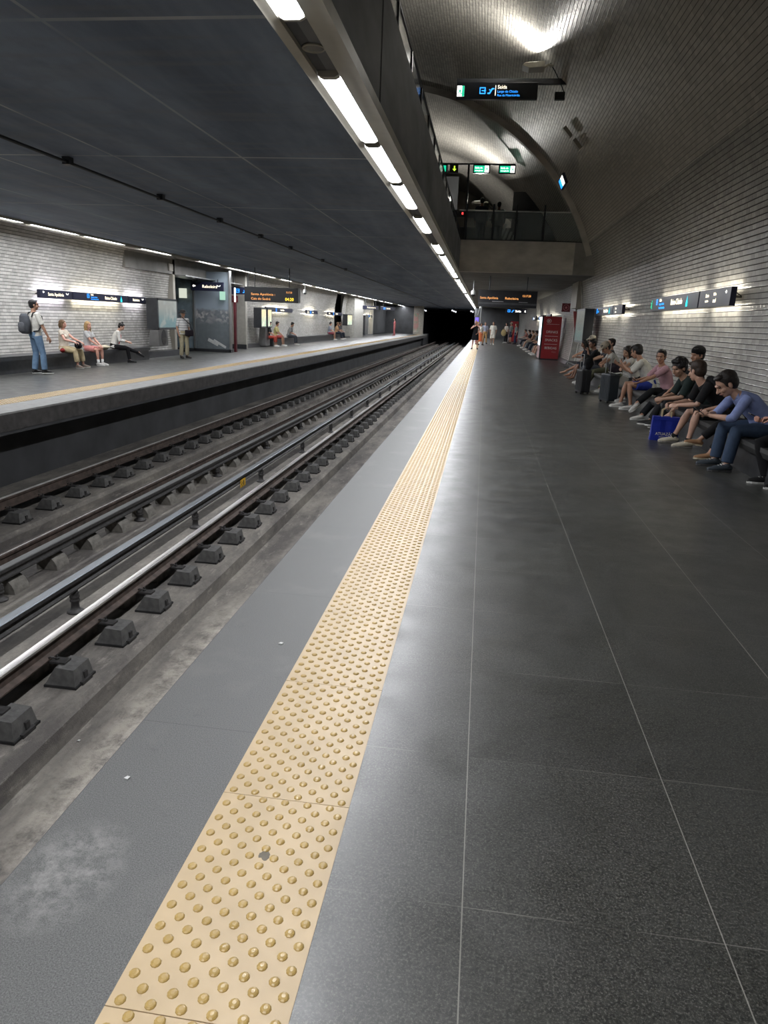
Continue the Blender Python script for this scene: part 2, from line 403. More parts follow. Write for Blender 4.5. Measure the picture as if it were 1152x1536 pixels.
# ---- tactile strip: panels with rows of studs
def tactile_panel():
    mb = MB(); Lp = .82; W = .455
    mb.box(0, W, .0015, Lp-.0015, -.012, .002)
    prof = [(.0148, 0), (.0140, .0026), (.0108, .0050), (.0055, .0062)]
    for r in range(22):
        y = .02+.0373*r; xs = [.03+.079*k for k in range(6)] if r % 2 == 0 else [.07+.08*k for k in range(5)]
        for x in xs: mb.lathe(prof, (x if x < .44 else .438, y, .002), 10, 1)
    return mb
tp = mkmesh('tactile_panel', tactile_panel(), [YELL, DOT], smooth=False)
for x0, nm, lab, ye in ((-.8, 'tactile_strip', 'yellow studded tactile strip along the near platform edge', Y1-16), (-8.49, 'tactile_strip', 'yellow tactile strip along the far platform edge', Y1-9)):
    t = thing(nm, lab, 'tactile paving', (x0, 0, 0))
    y = 1.24-.82*5 if x0 > -2 else 1.24+.82*9; k = 0
    while y < 62:
        obj('tactile_panel', tp, None, t, loc=(0, y, 0)); y += .82; k += 1
    mb = MB().box(0, .455, y, ye, -.012, .002)
    for c in range(11): mb.box(.03+.04*c-.006, .03+.04*c+.006, y, ye, .002, .006)
    tag(obj('tactile_panel', mb, [YELL], t), kind='stuff')
# stain of dirt on the strip
# ---- track bed
struct('floor_8', MB().box(-3.02, -.75, Y0, Y1, -1.9, -1.65), BED, 'concrete channel between the near rails')
struct('floor_9', MB().prism([(-5.72, -1.9), (-3.0, -1.9), (-3.0, -1.66), (-3.03, -1.50), (-3.08, -1.455), (-3.2, -1.45), (-5.66, -1.45), (-5.72, -1.5)], Y0, Y1), BED, 'concrete bed carrying the middle rails')
struct('floor_10', MB().box(-6.40, -5.7, Y0, Y1, -1.9, -1.62), BED)
struct('floor_11', MB().prism([(-8.25, -1.9), (-6.38, -1.9), (-6.38, -1.52), (-6.42, -1.46), (-6.48, -1.45), (-8.25, -1.45)], Y0, Y1), BED, 'concrete bed carrying the far rail')
# ---- rails
def rail(x, label, top=-1.10, y1=Y1, thin=None):
    t = thing('running_rail', label, 'rail', (x, 0, 0))
    z = top
    obj('rail_web', MB().prism([(-.065, z-.158), (.065, z-.158), (.065, z-.146), (.014, z-.125), (.010, z-.06), (.030, z-.042), (.033, z-.03), (-.033, z-.03), (-.030, z-.042), (-.010, z-.06), (-.014, z-.125), (-.065, z-.146)], Y0, y1), RUST, t)
    head = obj('rail_head', MB().prism([(-.034, z-.032), (.034, z-.032), (.036, z-.010), (.028, z-.001), (0, z), (-.028, z-.001), (-.036, z-.010)], Y0, y1), STEEL, t)
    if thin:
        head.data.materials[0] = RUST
        obj('worn_gloss_band', MB().box(.002 if x > -6 else -.020, .022 if x > -6 else .034, Y0, y1, z-.003, z+.001), thin, t)  # worn contact band; on the farthest rail it also carries a painted lamp highlight
    return t
rail(-2.02, 'running rail hidden close under the near platform edge', y1=Y1)
rail(-3.52, 'nearest bright running rail, beside square and round blocks')
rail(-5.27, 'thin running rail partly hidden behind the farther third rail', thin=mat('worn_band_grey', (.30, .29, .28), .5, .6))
rail(-6.86, 'bright running rail nearest the far platform wall', thin=mat('worn_band_painted_gloss', (.80, .78, .74), .35, .35))  # pale band colour paints the lamp gloss along this rail head
def third_rail(x, z, label, posts, m1):
    t = thing('third_rail', label, 'third rail', (x, 0, 0))
    obj('conductor_bar', MB().prism([(-.05, z-.13), (.05, z-.13), (.05, z-.115), (.018, z-.10), (.018, z-.055), (.05, z-.045), (.05, z-.012), (-.05, z-.012), (-.05, z-.045), (-.018, z-.055), (-.018, z-.10), (-.05, z-.115)], Y0, Y1), IRON, t)
    obj('contact_face', MB().prism([(-.048, z-.014), (.048, z-.014), (.052, z-.006), (.044, z), (-.044, z), (-.052, z-.006)], Y0, Y1), m1, t)
    ih = z-.13+1.45
    prof = [(.085, 0), (.088, .018), (.06, .03), (.045, .05), (.040, ih-.14), (.052, ih-.13), (.052, ih-.115), (.042, ih-.105), (.052, ih-.09), (.052, ih-.075), (.042, ih-.062), (.05, ih-.045), (.04, ih-.03), (.036, ih)]
    me = mkmesh('insulator_post', MB().lathe(prof, n=16), IRON, smooth=True)
    for y in posts: obj('insulator_post', me, None, t, loc=(0, y, -1.45))
    return t
BLUESTEEL = mat('worn_bluish_steel', (.20, .22, .24), .42, .8, var=.08, stretch=(1, .06, 1))
tr = third_rail(-4.05, -1.06, 'nearer third rail with bluish shine on black insulator posts', [3.16+3.2*k for k in range(29)], BLUESTEEL)
pl = MB().box(.053, .059, 11.42, 11.68, -1.27, -1.13)
obj('warning_plate', pl, mat('yellow_enamel', (.62, .36, .02), .4), tr)['label'] = 'yellow warning plate'
w = MB().tube([(.061, 11.47, -1.16), (.061, 11.50, -1.19), (.061, 11.47, -1.21), (.061, 11.49, -1.245)], .005, 5); w.box(.059, .062, 11.56, 11.60, -1.24, -1.16)
w.box(.059, .062, 11.43, 11.67, -1.262, -1.256)
obj('warning_mark', w, DMET, tr)
third_rail(-4.99, -1.10, 'farther third rail, dark grey, in front of round cement blocks', [6.46+3.24*k for k in range(28)], mat('dull_grey_steel', (.11, .112, .11), .55, .5, var=.1, stretch=(1, .06, 1)))
# ---- rail blocks (one every 0.8 m on both sides of the visible rails)
def sq_block(sgn):
    # block on the inside of the gauge; sgn=+1 towards +X from the rail
    mb = MB(); s = sgn; b0, b1, t0, t1 = .065, .335, .150, .315
    z0, z1 = -1.43, -1.282; yb, yt = .145, .118
    v = [(s*b0, -yb, z0), (s*b1, -yb, z0), (s*b1, yb, z0), (s*b0, yb, z0), (s*t0, -yt, z1), (s*t1, -yt, z1-.01), (s*t1, yt, z1-.01), (s*t0, yt, z1)]
    mb.add(v, [(0,3,2,1), (4,5,6,7), (0,1,5,4), (1,2,6,5), (2,3,7,6), (3,0,4,7)])
    pad = MB().box(min(s*.06, s*.35), max(s*.06, s*.35), -.158, .158, -1.45, -1.43)
    clip = MB().box(min(s*.03, s*.20), max(s*.03, s*.20), -.055, .045, -1.282, -1.266); clip.lathe([(.02, 0), (.02, .018), (.01, .02), (.01, .045)], (s*.10, 0, -1.266), 6)
    clip.tube([(s*.05, -.04, -1.24), (s*.08, -.05, -1.225), (s*.1, -.03, -1.24)], .008, 6)
    hook = MB().box(min(s*.31, s*.345), max(s*.31, s*.345), .0, .045, -1.45, -1.36); hook.box(min(s*.335, s*.365), max(s*.335, s*.365), -.07, .08, -1.45, -1.42)
    return mb, pad, clip, hook
def rd_block(sgn):
    mb = MB(); s = sgn
    prof = [(s*.07, -1.45)]+[(s*(.07+.13+.14*sin(a)), -1.45+.17*cos(a)) for a in [0, .3, .6, .9, 1.2, 1.45]]+[(s*.34, -1.45)]
    prof.insert(1, (s*.07, -1.28)); 
    for a, b_ in ((-.13, .13),): mb.prism(prof, a, b_)
    clip = MB().box(min(s*.03, s*.14), max(s*.03, s*.14), -.05, .05, -1.282, -1.262); clip.lathe([(.018, 0), (.018, .015), (.01, .03)], (s*.09, 0, -1.262), 6)
    return mb, clip
def block_row(xr, kind, sgn, y0, n, label, group):
    if kind == 'sq':
        a, p, c, h = sq_block(sgn); parts = [('block_body', mkmesh('block_body', a, BLK)), ('rubber_pad', mkmesh('rubber_pad', p, RUB)), ('rail_clip', mkmesh('rail_clip', c, IRON)), ('side_hook', mkmesh('side_hook', h, IRON))]
    else:
        a, c = rd_block(sgn); parts = [('block_body', mkmesh('block_body', a, BLKR)), ('rail_clip', mkmesh('rail_clip', c, IRON))]
    for k in range(n):
        y = y0+.805*k
        if y < 22:
            t = thing('rail_block', label, 'rail support', (xr, y, 0), 0, group)
            for nm, me in parts: obj(nm, me, None, t)
        else:
            o = obj('rail_block', parts[0][1], None); o.location = (xr, y, 0); tag(o, label, 'rail support', group)
        for q in ():
            pass
block_row(-3.52, 'sq', 1, 4.24, 72, 'square dark block beside the nearest bright rail', 'square blocks along the nearest rail')
block_row(-3.52, 'rd', -1, 4.24, 72, 'round ended block on the far side of the nearest rail', 'round blocks behind the nearest rail')
block_row(-5.27, 'rd', 1, 6.76, 66, 'round ended cement block behind the farther third rail', 'round blocks behind the farther third rail')
block_row(-6.86, 'sq', 1, 8.38, 64, 'square dark block beside the rail nearest the far platform', 'square blocks along the farthest rail')
for x, rr in ((-3.52, 0), (-5.27, 0), (-6.86, 0)):
    tag(obj('rail_sleeper_slab', MB().box(x-.11, x+.11, Y0, Y1, -1.45, -1.30), IRON), 'dark base strip under a running rail', 'rail base', 'dark base strips under the rails') if False else None

# ---- vault and walls
vault('wall_right', aB, aT, Y0, 31.3, RV, TILE, 14, 'white glazed tile wall behind the near platform bench')
vault('wall_right_2', aB, aT, 33.6, Y1-16, RV, TILE, 14)
vault('ceiling_1', aT, 120, Y0, 27.6, RV, TILE2, 40, 'grey tiled vault over the platforms')
vault('ceiling_2', aT-4, 160, 27.9, 62, 7.97, TILE2, 40, 'inner vault beyond the footbridge')
aL = 180-aB; aLT = 180-math.degrees(math.asin((3.95-CZV)/RV))
vault('wall_left', aLT, aL, Y0, 27.2, RV, TILE, 12, 'white glazed tile wall behind the far platform bench')
vault('wall_left_2', aLT, aL, 34.0, 58.5, RV, TILE, 12)
vault('wall_left_3', aLT, aL, 61.5, 77, RV, TILE, 12)
# ring between the two vaults
mb = MB(); n = 40
for i in range(n+1):
    a = radians(aT-3+(150-aT)*i/n)
    for R_ in (7.96, 8.3):
        for y in (27.6, 27.9): mb.v.append((CXV+R_*cos(a), y, CZV+R_*sin(a)))
for i in range(n):
    a = i*4; b = a+4
    for q in ((0, 2, 3, 1), (0, 1, 3, 2)): pass
    mb.f += [(a, b, b+2, a+2), (a+1, a+3, b+3, b+1), (a, a+1, b+1, b)]; mb.m += [0, 0, 0]
struct('trim_2', mb, CONC, 'concrete ring at the end of the vault')
struct('wall_3', MB().box(-13, 5, 46, 46.3, 3.9, 10.5), BEIGE, 'pale end wall of the upper hall')
# recess in the right wall with white jamb
struct('wall_4', MB().box(4.6, 4.8, 31.0, 34.0, 0, 4.6), BEIGE)
mb = MB(); 
for y in (31.3, 33.45): 
    pr = [(4.75, -.0), (arc_x(0)-.06, 0)]+[(arc_x(z)-.06, z) for z in (.6, 1.2, 1.8, 2.4, 3, 3.5)]+[(4.75, 3.5)]
    mb.prism(pr, y, y+.16)
struct('trim_3', mb, mat('white_jamb', (.5, .49, .45), .5), 'white jambs of the recess in the near wall')
struct('trim_4', MB().box(3.72, 4.6, 31.4, 33.4, 2.45, 3.5), BEIGE)
# ---- ceiling slab over the tracks
struct('ceiling_3', MB().box(-10.5, -1.5, Y0, Y1, 3.5, 3.9), SLAB, 'dark shuttered concrete slab over the tracks')
struct('ceiling_4', MB().box(-12.6, -10.72, Y0, Y1, 3.62, 3.9), CONC)
struct('ceiling_5', MB().box(-1.1, 4.3, 27.9, Y1, 3.5, 3.9), mat('platform_ceiling_concrete', (.10, .10, .098), .7, var=.2, scale=1., bump=.2), 'concrete ceiling over the near platform beyond the footbridge')
struct('trim_5', MB().box(-1.36, -1.1, Y0, 7.05, 3.5, 4.55), FASC, 'parapet of the upper walkway along the tracks')
struct('trim_6', MB().box(-1.36, -1.1, 7.13, 27.6, 3.5, 4.55), FASC)
struct('trim_7', MB().box(-1.36, -1.16, 7.05, 7.13, 3.5, 4.5), CONCD)
struct('ceiling_6', MB().box(-12.0, -1.36, Y0, 62, 4.0, 4.1), CONCD)
# footbridge
struct('trim_8', MB().box(-1.1, 3.02, 27.6, 27.9, 3.5, 4.6), CONC, 'concrete beam of the footbridge')
struct('trim_9', MB().box(3.02, 3.9, 27.62, 27.92, 3.5, 4.6), mat('pale_concrete', (.24, .235, .22), .7, var=.12, scale=2, bump=.2))
struct('ceiling_7', MB().box(-12, 4.2, 27.9, 62, 3.95, 4.55), CONCD)
# ---- light troughs
def trough(x0, x1, xl0, xl1, side, y0, y1, nm):
    mb = MB(); mb.prism([(x0, 3.54), (x0, 3.445), (xl0-.006, 3.468), (xl0-.006, 3.54)], y0, y1); mb.prism([(x1, 3.54), (x1, 3.443), (xl1+.006, 3.468), (xl1+.006, 3.54)], y0, y1)
    struct(nm, mb, CREAM, 'cream metal trough holding the row of lamps')
    struct(nm+'b', MB().box(x0+.04, x1-.04, y0, y1, 3.502, 3.53), mat('trough_back', (.06, .062, .066), .6)).name = 'trim_12'
trough(-1.50, -1.085, -1.435, -1.265, 1, Y0, Y1, 'trim_10')
trough(-10.74, -10.48, -10.70, -10.55, -1, Y0, Y1, 'trim_11')
# ---- lamps
LAMP = emis('fluorescent_diffuser', (.93, .95, 1.), 22.)
ORD = 'first second third fourth fifth sixth seventh eighth ninth tenth eleventh twelfth'.split()
def lamp_mesh(Lc, nc, w):
    cap = MB().prism([(-w/2, 0), (w/2, 0), (w/2, -.03), (w*.3, -.045), (-w*.3, -.045), (-w/2, -.03)], 0, .07)
    cap2 = MB().prism([(-w/2, 0), (w/2, 0), (w/2, -.03), (w*.3, -.045), (-w*.3, -.045), (-w/2, -.03)], Lc-.03, Lc)
    d = []
    c = (Lc-.10)/nc
    for k in range(nc):
        d.append(MB().box(-w/2+.006, w/2-.006, .07+c*k, .07+c*(k+1)-.012, -.03, -.005))
    return cap, cap2, d
def lamp_row(xc, w, segs, label_far, side, power):
    protos = {}
    k = 0
    for a, b in segs:
        n = max(1, round((b-a)/2.25)); Ls = (b-a)/n
        for j in range(n):
            y = a+j*Ls; Lc = Ls-.06
            if y > Y1-3: continue
            near = k < 12
            lab = ('fluorescent lamp, %s from the camera in the row %s' % (ORD[k], side)) if near and y > 0 else label_far
            if y < 0: lab = 'fluorescent lamp behind the camera in the row %s' % side
            else: k += 1
            t = thing('ceiling_lamp', lab, 'lamp', (xc, y, 3.50), 0, 'lamps in the row '+side)
            key = round(Lc, 2)
            if key not in protos:
                cap, cap2, ds = lamp_mesh(Lc, 4, w); protos[key] = (mkmesh('end_cap', cap, CREAM), mkmesh('end_cap', cap2, CREAM), [mkmesh('diffuser', q, LAMP) for q in ds])
            obj('end_cap', protos[key][0], None, t); obj('end_cap', protos[key][1], None, t)
            for q in protos[key][2]: obj('diffuser', q, None, t)
        ld = bpy.data.lights.new('lamp_light', 'AREA'); ld.shape = 'RECTANGLE'; ld.size = w; ld.size_y = b-a; ld.energy = power*(b-a); ld.color = (.95, .96, 1.)
        lo = bpy.data.objects.new('lamp_light', ld); COL.objects.link(lo); lo.location = (xc, (a+b)/2, 3.452); 
RP = 30.
lamp_row(-1.35, .165, [(-8.3, -6.1), (-5.9, -3.7), (-3.3, -1.1), (-.8, 1.4), (2.9, 5.05), (6.03, 8.2), (8.27, 10.4), (10.49, 12.72), (13.65, 15.99), (18.2, 20.57), (21.16, 27.86), (28.22, 31.0), (32.39, 34.43), (34.98, 46.09), (48.1, 101)], 'small distant fluorescent lamp above the near platform edge', 'above the near platform edge', RP)
lamp_row(-10.625, .14, [(-8, -1.2), (1, 8), (9, 15.94), (16.07, 18.24), (18.34, 20.66), (21.53, 23.82), (26.06, 28.37), (29.12, 36.11), (37.0, 39.3), (41.5, 44), (44.7, 51.7), (52.4, 55), (57, 59.4), (60, 67.6), (68, 71), (72.3, 75.2), (76.2, 82.9), (88, 101)], 'small distant fluorescent lamp above the far platform', 'above the far platform', RP)
# round loudspeaker between the lamps
sp = thing('ceiling_speaker', 'round grey loudspeaker between two lamps overhead', 'speaker', (-1.35, 5.55, 3.502))
obj('speaker_ring', MB().lathe([(.082, -.0), (.085, -.012), (.078, -.018), (.074, -.006)], n=28), CREAM, sp, smooth=True)
obj('speaker_grille', MB().lathe([(.074, .0), (.074, -.008), (.05, -.012), (.01, -.014)], n=28), mat('speaker_grey', (.2, .2, .19), .6), sp, smooth=True)

# ---- railing on the walkway parapet
rl = thing('walkway_railing', 'dark steel railing with glass panes on the walkway parapet above the lamps', 'railing', (-1.2, 0, 4.55))
obj('handrail', MB().tube([(0, Y0, .47), (0, 27.6, .47)], .024, 8), DMET, rl)
obj('bottom_rail', MB().box(-.02, .02, Y0, 27.6, .03, .07), DMET, rl)
y = -8.6; pm = mkmesh('post', MB().box(-.02, .02, -.03, .03, 0, .47), DMET); gm = mkmesh('glass_pane', MB().box(-.006, .006, .12, 1.32, .07, .44), glass_mat('smoked_glass', (.10, .11, .12), .55, .1))
while y < 27.4:
    obj('post', pm, None, rl, loc=(0, y, 0)); obj('glass_pane', gm, None, rl, loc=(0, y, 0)); y += 1.45
# ---- footbridge railing
rb = thing('footbridge_railing', 'glass and steel railing on top of the footbridge beam', 'railing', (0, 27.75, 4.6))
obj('handrail', MB().tube([(-1.25, 0, 1.02), (2.95, 0, 1.02)], .025, 8), STAIN, rb)
obj('bottom_rail', MB().box(-1.1, 3.6, -.03, .03, 0, .05), DMET, rb)
for x in (-.95, .02, .85, 1.85, 3.3): obj('post', MB().tube([(x, 0, 0), (x, 0, 1.25)], .035, 8), DMET, rb)
for a, b in ((-.9, -.03), (.07, .8), (.9, 1.8), (1.9, 3.25)): obj('glass_pane', MB().box(a, b, -.006, .006, .06, .98), glass_mat('green_glass', (.35, .42, .42), .22), rb)
# ------------------------------------------------------------------ lettering
def text_mesh(s, size, m, align='LEFT', ext=.0015):
    cu = bpy.data.curves.new('lettering', 'FONT'); cu.body = s; cu.size = size; cu.extrude = ext; cu.align_x = align; cu.align_y = 'CENTER'; cu.resolution_u = 3
    o = bpy.data.objects.new('tmp_text', cu); COL.objects.link(o)
    bpy.context.view_layer.update()
    dg = bpy.context.evaluated_depsgraph_get(); me = bpy.data.meshes.new_from_object(o.evaluated_get(dg))
    bpy.data.objects.remove(o); bpy.data.curves.remove(cu); me.name = 'lettering'; me.materials.clear(); me.materials.append(m); return me
FACE = {'-x': ((0,-1,0), (0,0,1), (-1,0,0)), '+x': ((0,1,0), (0,0,1), (1,0,0)), '-y': ((1,0,0), (0,0,1), (0,-1,0))}
def rotface(f):
    a, b, c = FACE[f]; return Matrix((a, b, c)).transposed().to_4x4()
def text(s, size, m, parent, loc, face, align='LEFT', sx=1.):
    me = text_mesh(s, size, m, align); o = bpy.data.objects.new('lettering', me); COL.objects.link(o)
    M_ = rotface(face) @ Matrix.Diagonal((sx, 1, 1, 1)); M_.translation = V(loc); o.matrix_local = M_; o.parent = parent
    o.matrix_local = M_; return o
def glyph(kind, size, m, parent, loc, face):
    mb = MB(); s = size
    if kind == 'arrow_l': mb.prism([(-.5*s, 0), (-.05*s, .4*s), (-.05*s, .13*s), (.5*s, .13*s), (.5*s, -.13*s), (-.05*s, -.13*s), (-.05*s, -.4*s)], 0, .003, 'z')
    if kind == 'arrow_r': mb.prism([(.5*s, 0), (.05*s, .4*s), (.05*s, .13*s), (-.5*s, .13*s), (-.5*s, -.13*s), (.05*s, -.13*s), (.05*s, -.4*s)], 0, .003, 'z')
    if kind == 'arrow_d': mb.prism([(0, -.5*s), (.4*s, -.05*s), (.13*s, -.05*s), (.13*s, .5*s), (-.13*s, .5*s), (-.13*s, -.05*s), (-.4*s, -.05*s)], 0, .003, 'z')
    if kind == 'square':
        for a, b, c, d in ((-.5, .5, .36, .5), (-.5, .5, -.5, -.36), (-.5, -.36, -.5, .5), (.36, .5, -.5, -.15), (.36, .5, .15, .5), (-.15, .45, -.07, .07)): mb.box(a*s, b*s, c*s, d*s, 0, .003)
        mb.prism([(.6*s, 0), (.28*s, .22*s), (.28*s, -.22*s)], 0, .003, 'z')
    if kind == 'escalator':
        mb.prism([(-.5*s, -.5*s), (-.1*s, -.5*s), (.35*s, .2*s), (.6*s, .2*s), (.6*s, .38*s), (.2*s, .38*s), (-.22*s, -.3*s), (-.5*s, -.3*s)], 0, .003, 'z'); mb.lathe([(.1*s, 0), (.1*s, .003)], (-.15*s, .12*s, 0), 10)
    if kind == 'leaf':   # the cyan wave mark of the line
        mb.prism([(-.28*s, -.5*s), (.28*s, -.5*s), (.28*s, -.1*s), (.1*s, .15*s), (0, .5*s), (-.1*s, .15*s), (-.28*s, -.1*s)], 0, .003, 'z')
    if kind == 'gull': 
        mb.tube([(-.5*s, .3*s, .002), (-.2*s, -.02*s, .002), (0, .12*s, .002), (.2*s, -.02*s, .002), (.5*s, .3*s, .002)], .06*s, 6)
    if kind == 'man':
        mb.lathe([(.12*s, 0), (.12*s, .003)], (.12*s, .38*s, 0), 10); mb.prism([(.0, .25*s), (.2*s, .2*s), (.15*s, -.1*s), (.4*s, -.45*s), (.2*s, -.5*s), (-.02*s, -.15*s), (-.3*s, -.4*s), (-.42*s, -.3*s), (-.1*s, 0), (-.15*s, .12*s), (-.4*s, .1*s), (-.4*s, .22*s)], 0, .003, 'z')
    o = obj('pictogram', mb, m, parent); M_ = rotface(face); M_.translation = V(loc); o.matrix_local = M_; return o

# ------------------------------------------------------------------ benches
bp = [(BX-.02, .30), (BX-.06, .37), (BX-.06, .42), (3.88, .42), (3.88, .30)]
t = thing('long_bench', 'long dark stone bench along the near tiled wall, people seated on it', 'bench', (0, 0, 0))
obj('bench_seat', MB().prism(bp, Y0, 28.0), mat('grey_bench_stone', (.036, .036, .035), .55, var=.2, scale=6), t)
obj('bench_base', MB().box(BX+.04, 3.85, Y0, 28.0, 0, .30), DSTONE, t)
t = thing('long_bench', 'dark stone bench farther along the near wall, behind the red machine', 'bench', (0, 0, 0))
obj('bench_seat', MB().prism(bp, 40.5, 72), DSTONE, t); obj('bench_base', MB().box(BX+.04, 3.85, 40.5, 72, 0, .30), DSTONE, t)
xb = -11.42
for y0, y1, lab in ((Y0, 23.6, 'dark stone bench along the far tiled wall under the left signs'), (38.5, 58, 'dark stone bench farther along the far wall, in the middle')):
    t = thing('long_bench', lab, 'bench', (0, 0, 0))
    obj('bench_seat', MB().prism([(xb, .32), (xb, .42), (-12.08, .42), (-12.08, .32)], y0, y1), DSTONE, t); obj('bench_base', MB().box(-12.05, xb-.06, y0, y1, 0, .32), DSTONE, t)
struct('baseboard_left', MB().prism([(-11.75, 0), (-11.86, .2), (-12.1, .2), (-12.1, 0)], 23.6, 27.2), DSTONE)
struct('baseboard_left_2', MB().prism([(-11.75, 0), (-11.86, .2), (-12.1, .2), (-12.1, 0)], 34.0, 38.5), DSTONE)
struct('baseboard_left_3', MB().prism([(-11.78, 0), (-11.86, .12), (-12.1, .12), (-12.1, 0)], 58, 77), DSTONE)
struct('baseboard_right_3', MB().prism([(3.70, 0), (3.80, .2), (4.1, .2), (4.1, 0)], 28.0, 31.3), DSTONE)
struct('baseboard_right', MB().prism([(3.78, 0), (3.86, .16), (4.1, .16), (4.1, 0)], 33.6, 40.5), DSTONE)
struct('baseboard_right_2', MB().prism([(3.45, 0), (3.5, .02), (4.6, .02), (4.6, 0)], 31.3, 33.6), DSTONE)

# ------------------------------------------------------------------ far wall: recess with lift shaft
struct('wall_5', MB().box(-16, -12.02, 27.0, 27.2, 0, 3.62), TILE if False else BEIGE)
struct('wall_6', MB().box(-15.2, -15.0, 27.2, 34.2, 0, 3.62), BEIGE)
struct('trim_13', MB().box(-12.6, -12.02, 23.3, 34.3, 3.02, 3.61), mat('beam_concrete', (.2, .195, .18), .65, var=.1, scale=2), 'concrete beam over the opening in the far wall')
struct('trim_14', MB().box(-12.6, -11.6, 27.25, 33.9, 2.98, 3.02), STAIN)
tag(obj('junction_box', MB().box(-12.02, -11.96, 26.6, 26.95, 3.12, 3.38), BEIGE, bevel=.01), 'small pale box on the concrete beam above the far wall', 'junction box')
t = thing('lift_enclosure', 'glazed lift enclosure with a printed city picture in the far recess', 'lift', (0, 0, 0))
obj('mural_panel', MB().box(-12.55, -10.98, 30.42, 30.46, .12, 3.35), MURAL, t)['label'] = 'dark printed panorama of a hillside town'
obj('mural_panel', MB().box(-13.6, -12.6, 30.55, 30.6, .12, 3.35), mat('blue_reflecting_panel', (.09, .13, .17), .25, var=.4, scale=2.5), t)
obj('glass_pane', MB().box(-12.55, -10.98, 30.3, 30.315, .12, 3.35), glass_mat('lift_glass', (.5, .6, .62), .12), t)
obj('glass_pane', MB().box(-13.6, -12.6, 30.3, 30.315, .12, 3.35), glass_mat('lift_glass', (.5, .6, .62), .12), t)
for x in (-13.6, -12.58, -10.96): obj('steel_post', MB().box(x-.03, x+.03, 30.26, 30.48, 0, 3.4), STAIN, t)
obj('plinth', MB().box(-13.6, -10.92, 30.26, 30.6, 0, .12), DMET, t)
mb = MB(); mb.tube([(-12.0, 30.40, .52), (-11.55, 30.40, .30)], .07, 6, flat=(.12, (0, 1, 0))); mb.tube([(-11.75, 30.40, .50), (-11.2, 30.40, .20)], .05, 6, flat=(.12, (0, 1, 0)))
obj('printed_motif', mb, mat('mural_white', (.55, .53, .5), .5), t)
tag(obj('lit_notice', MB().box(-13.19, -12.85, 30.2, 30.24, 2.22, 2.62), emis('pale_lit', (.9, .95, .8), .75)), 'pale glowing notice at the left of the hanging sign in the far recess', 'notice')
tag(obj('lit_notice', MB().box(-11.36, -11.12, 30.2, 30.24, 2.2, 2.55), emis('pale_green_lit', (.55, .95, .75), .75)), 'greenish glowing notice at the right end of the hanging sign in the far recess', 'notice')
tag(obj('wall_light_tube', MB().tube([(-10.96, 31.0, 2.15), (-10.96, 31.0, 2.75)], .035, 8), LIT), 'short bright vertical tube light beside the lift enclosure', 'light')
tag(obj('red_pillar', MB().box(-11.02, -10.92, 30.95, 31.1, 0, 2.15), mat('deep_red_post', (.085, .008, .012), .5)), 'narrow deep red post at the right of the lift enclosure', 'post')
struct('wall_7', MB().box(-16, -11.5, 34.0, 34.25, 0, 3.62), mat('beige_render', (.30, .285, .25), .6, var=.06), 'beige end of the far wall')
struct('trim_15', MB().box(-12.3, -11.46, 33.96, 34.0, 0, .22), DSTONE)
def alarm(loc, face, lab, s=.3):
    t = thing('alarm_plate', lab, 'alarm', loc); 
    if face == '-y': obj('plate', MB().box(-s/2, s/2, -.03, 0, -s/2, s/2), REDD, t); obj('ring', MB().tube([(s*.33*cos(a), -.035, s*.33*sin(a)) for a in [2*pi*k/16 for k in range(17)]], .012, 6), mat('pinkish', (.5, .2, .22), .5), t); obj('button', MB().ell((0, -.035, 0), (s*.14, .02, s*.14)), mat('pinkish', (.5, .2, .22), .5), t)
    else:
        obj('plate', MB().box(-.03, 0, -s/2, s/2, -s/2, s/2), REDD, t); obj('ring', MB().tube([(-.035, s*.33*cos(a), s*.33*sin(a)) for a in [2*pi*k/16 for k in range(17)]], .012, 6), mat('pinkish', (.5, .2, .22), .5), t)
    return t
alarm((-12.02, 34.0, 2.33), '-y', 'square dark red emergency plate on the beige far pillar')
alarm((3.66, 34.6, 2.52), '-y', 'square dark red emergency plate high on the near wall beyond the display cabinet', .38)
tag(obj('red_door_strip', MB().prism([(3.62, 2.3), (3.92, 2.3), (4.0, 1.2), (3.80, 1.2)], 31.22, 31.28), mat('worn_red', (.3, .05, .05), .4)), 'narrow red panel beside the white jamb of the near wall recess', 'panel')
# second far pillar and hanging part
struct('wall_8', MB().box(-12.7, -11.45, 63.3, 68.0, 0, 3.62), mat('white_pillar', (.42, .41, .37), .5), 'pale pillar in the far wall')
struct('wall_9', MB().box(-13.2, -13.0, 57, 96, 0, 3.62), CONCD)
struct('wall_10', MB().box(-12.7, -11.9, 76.8, 77.2, 0, 3.62), BEIGE)

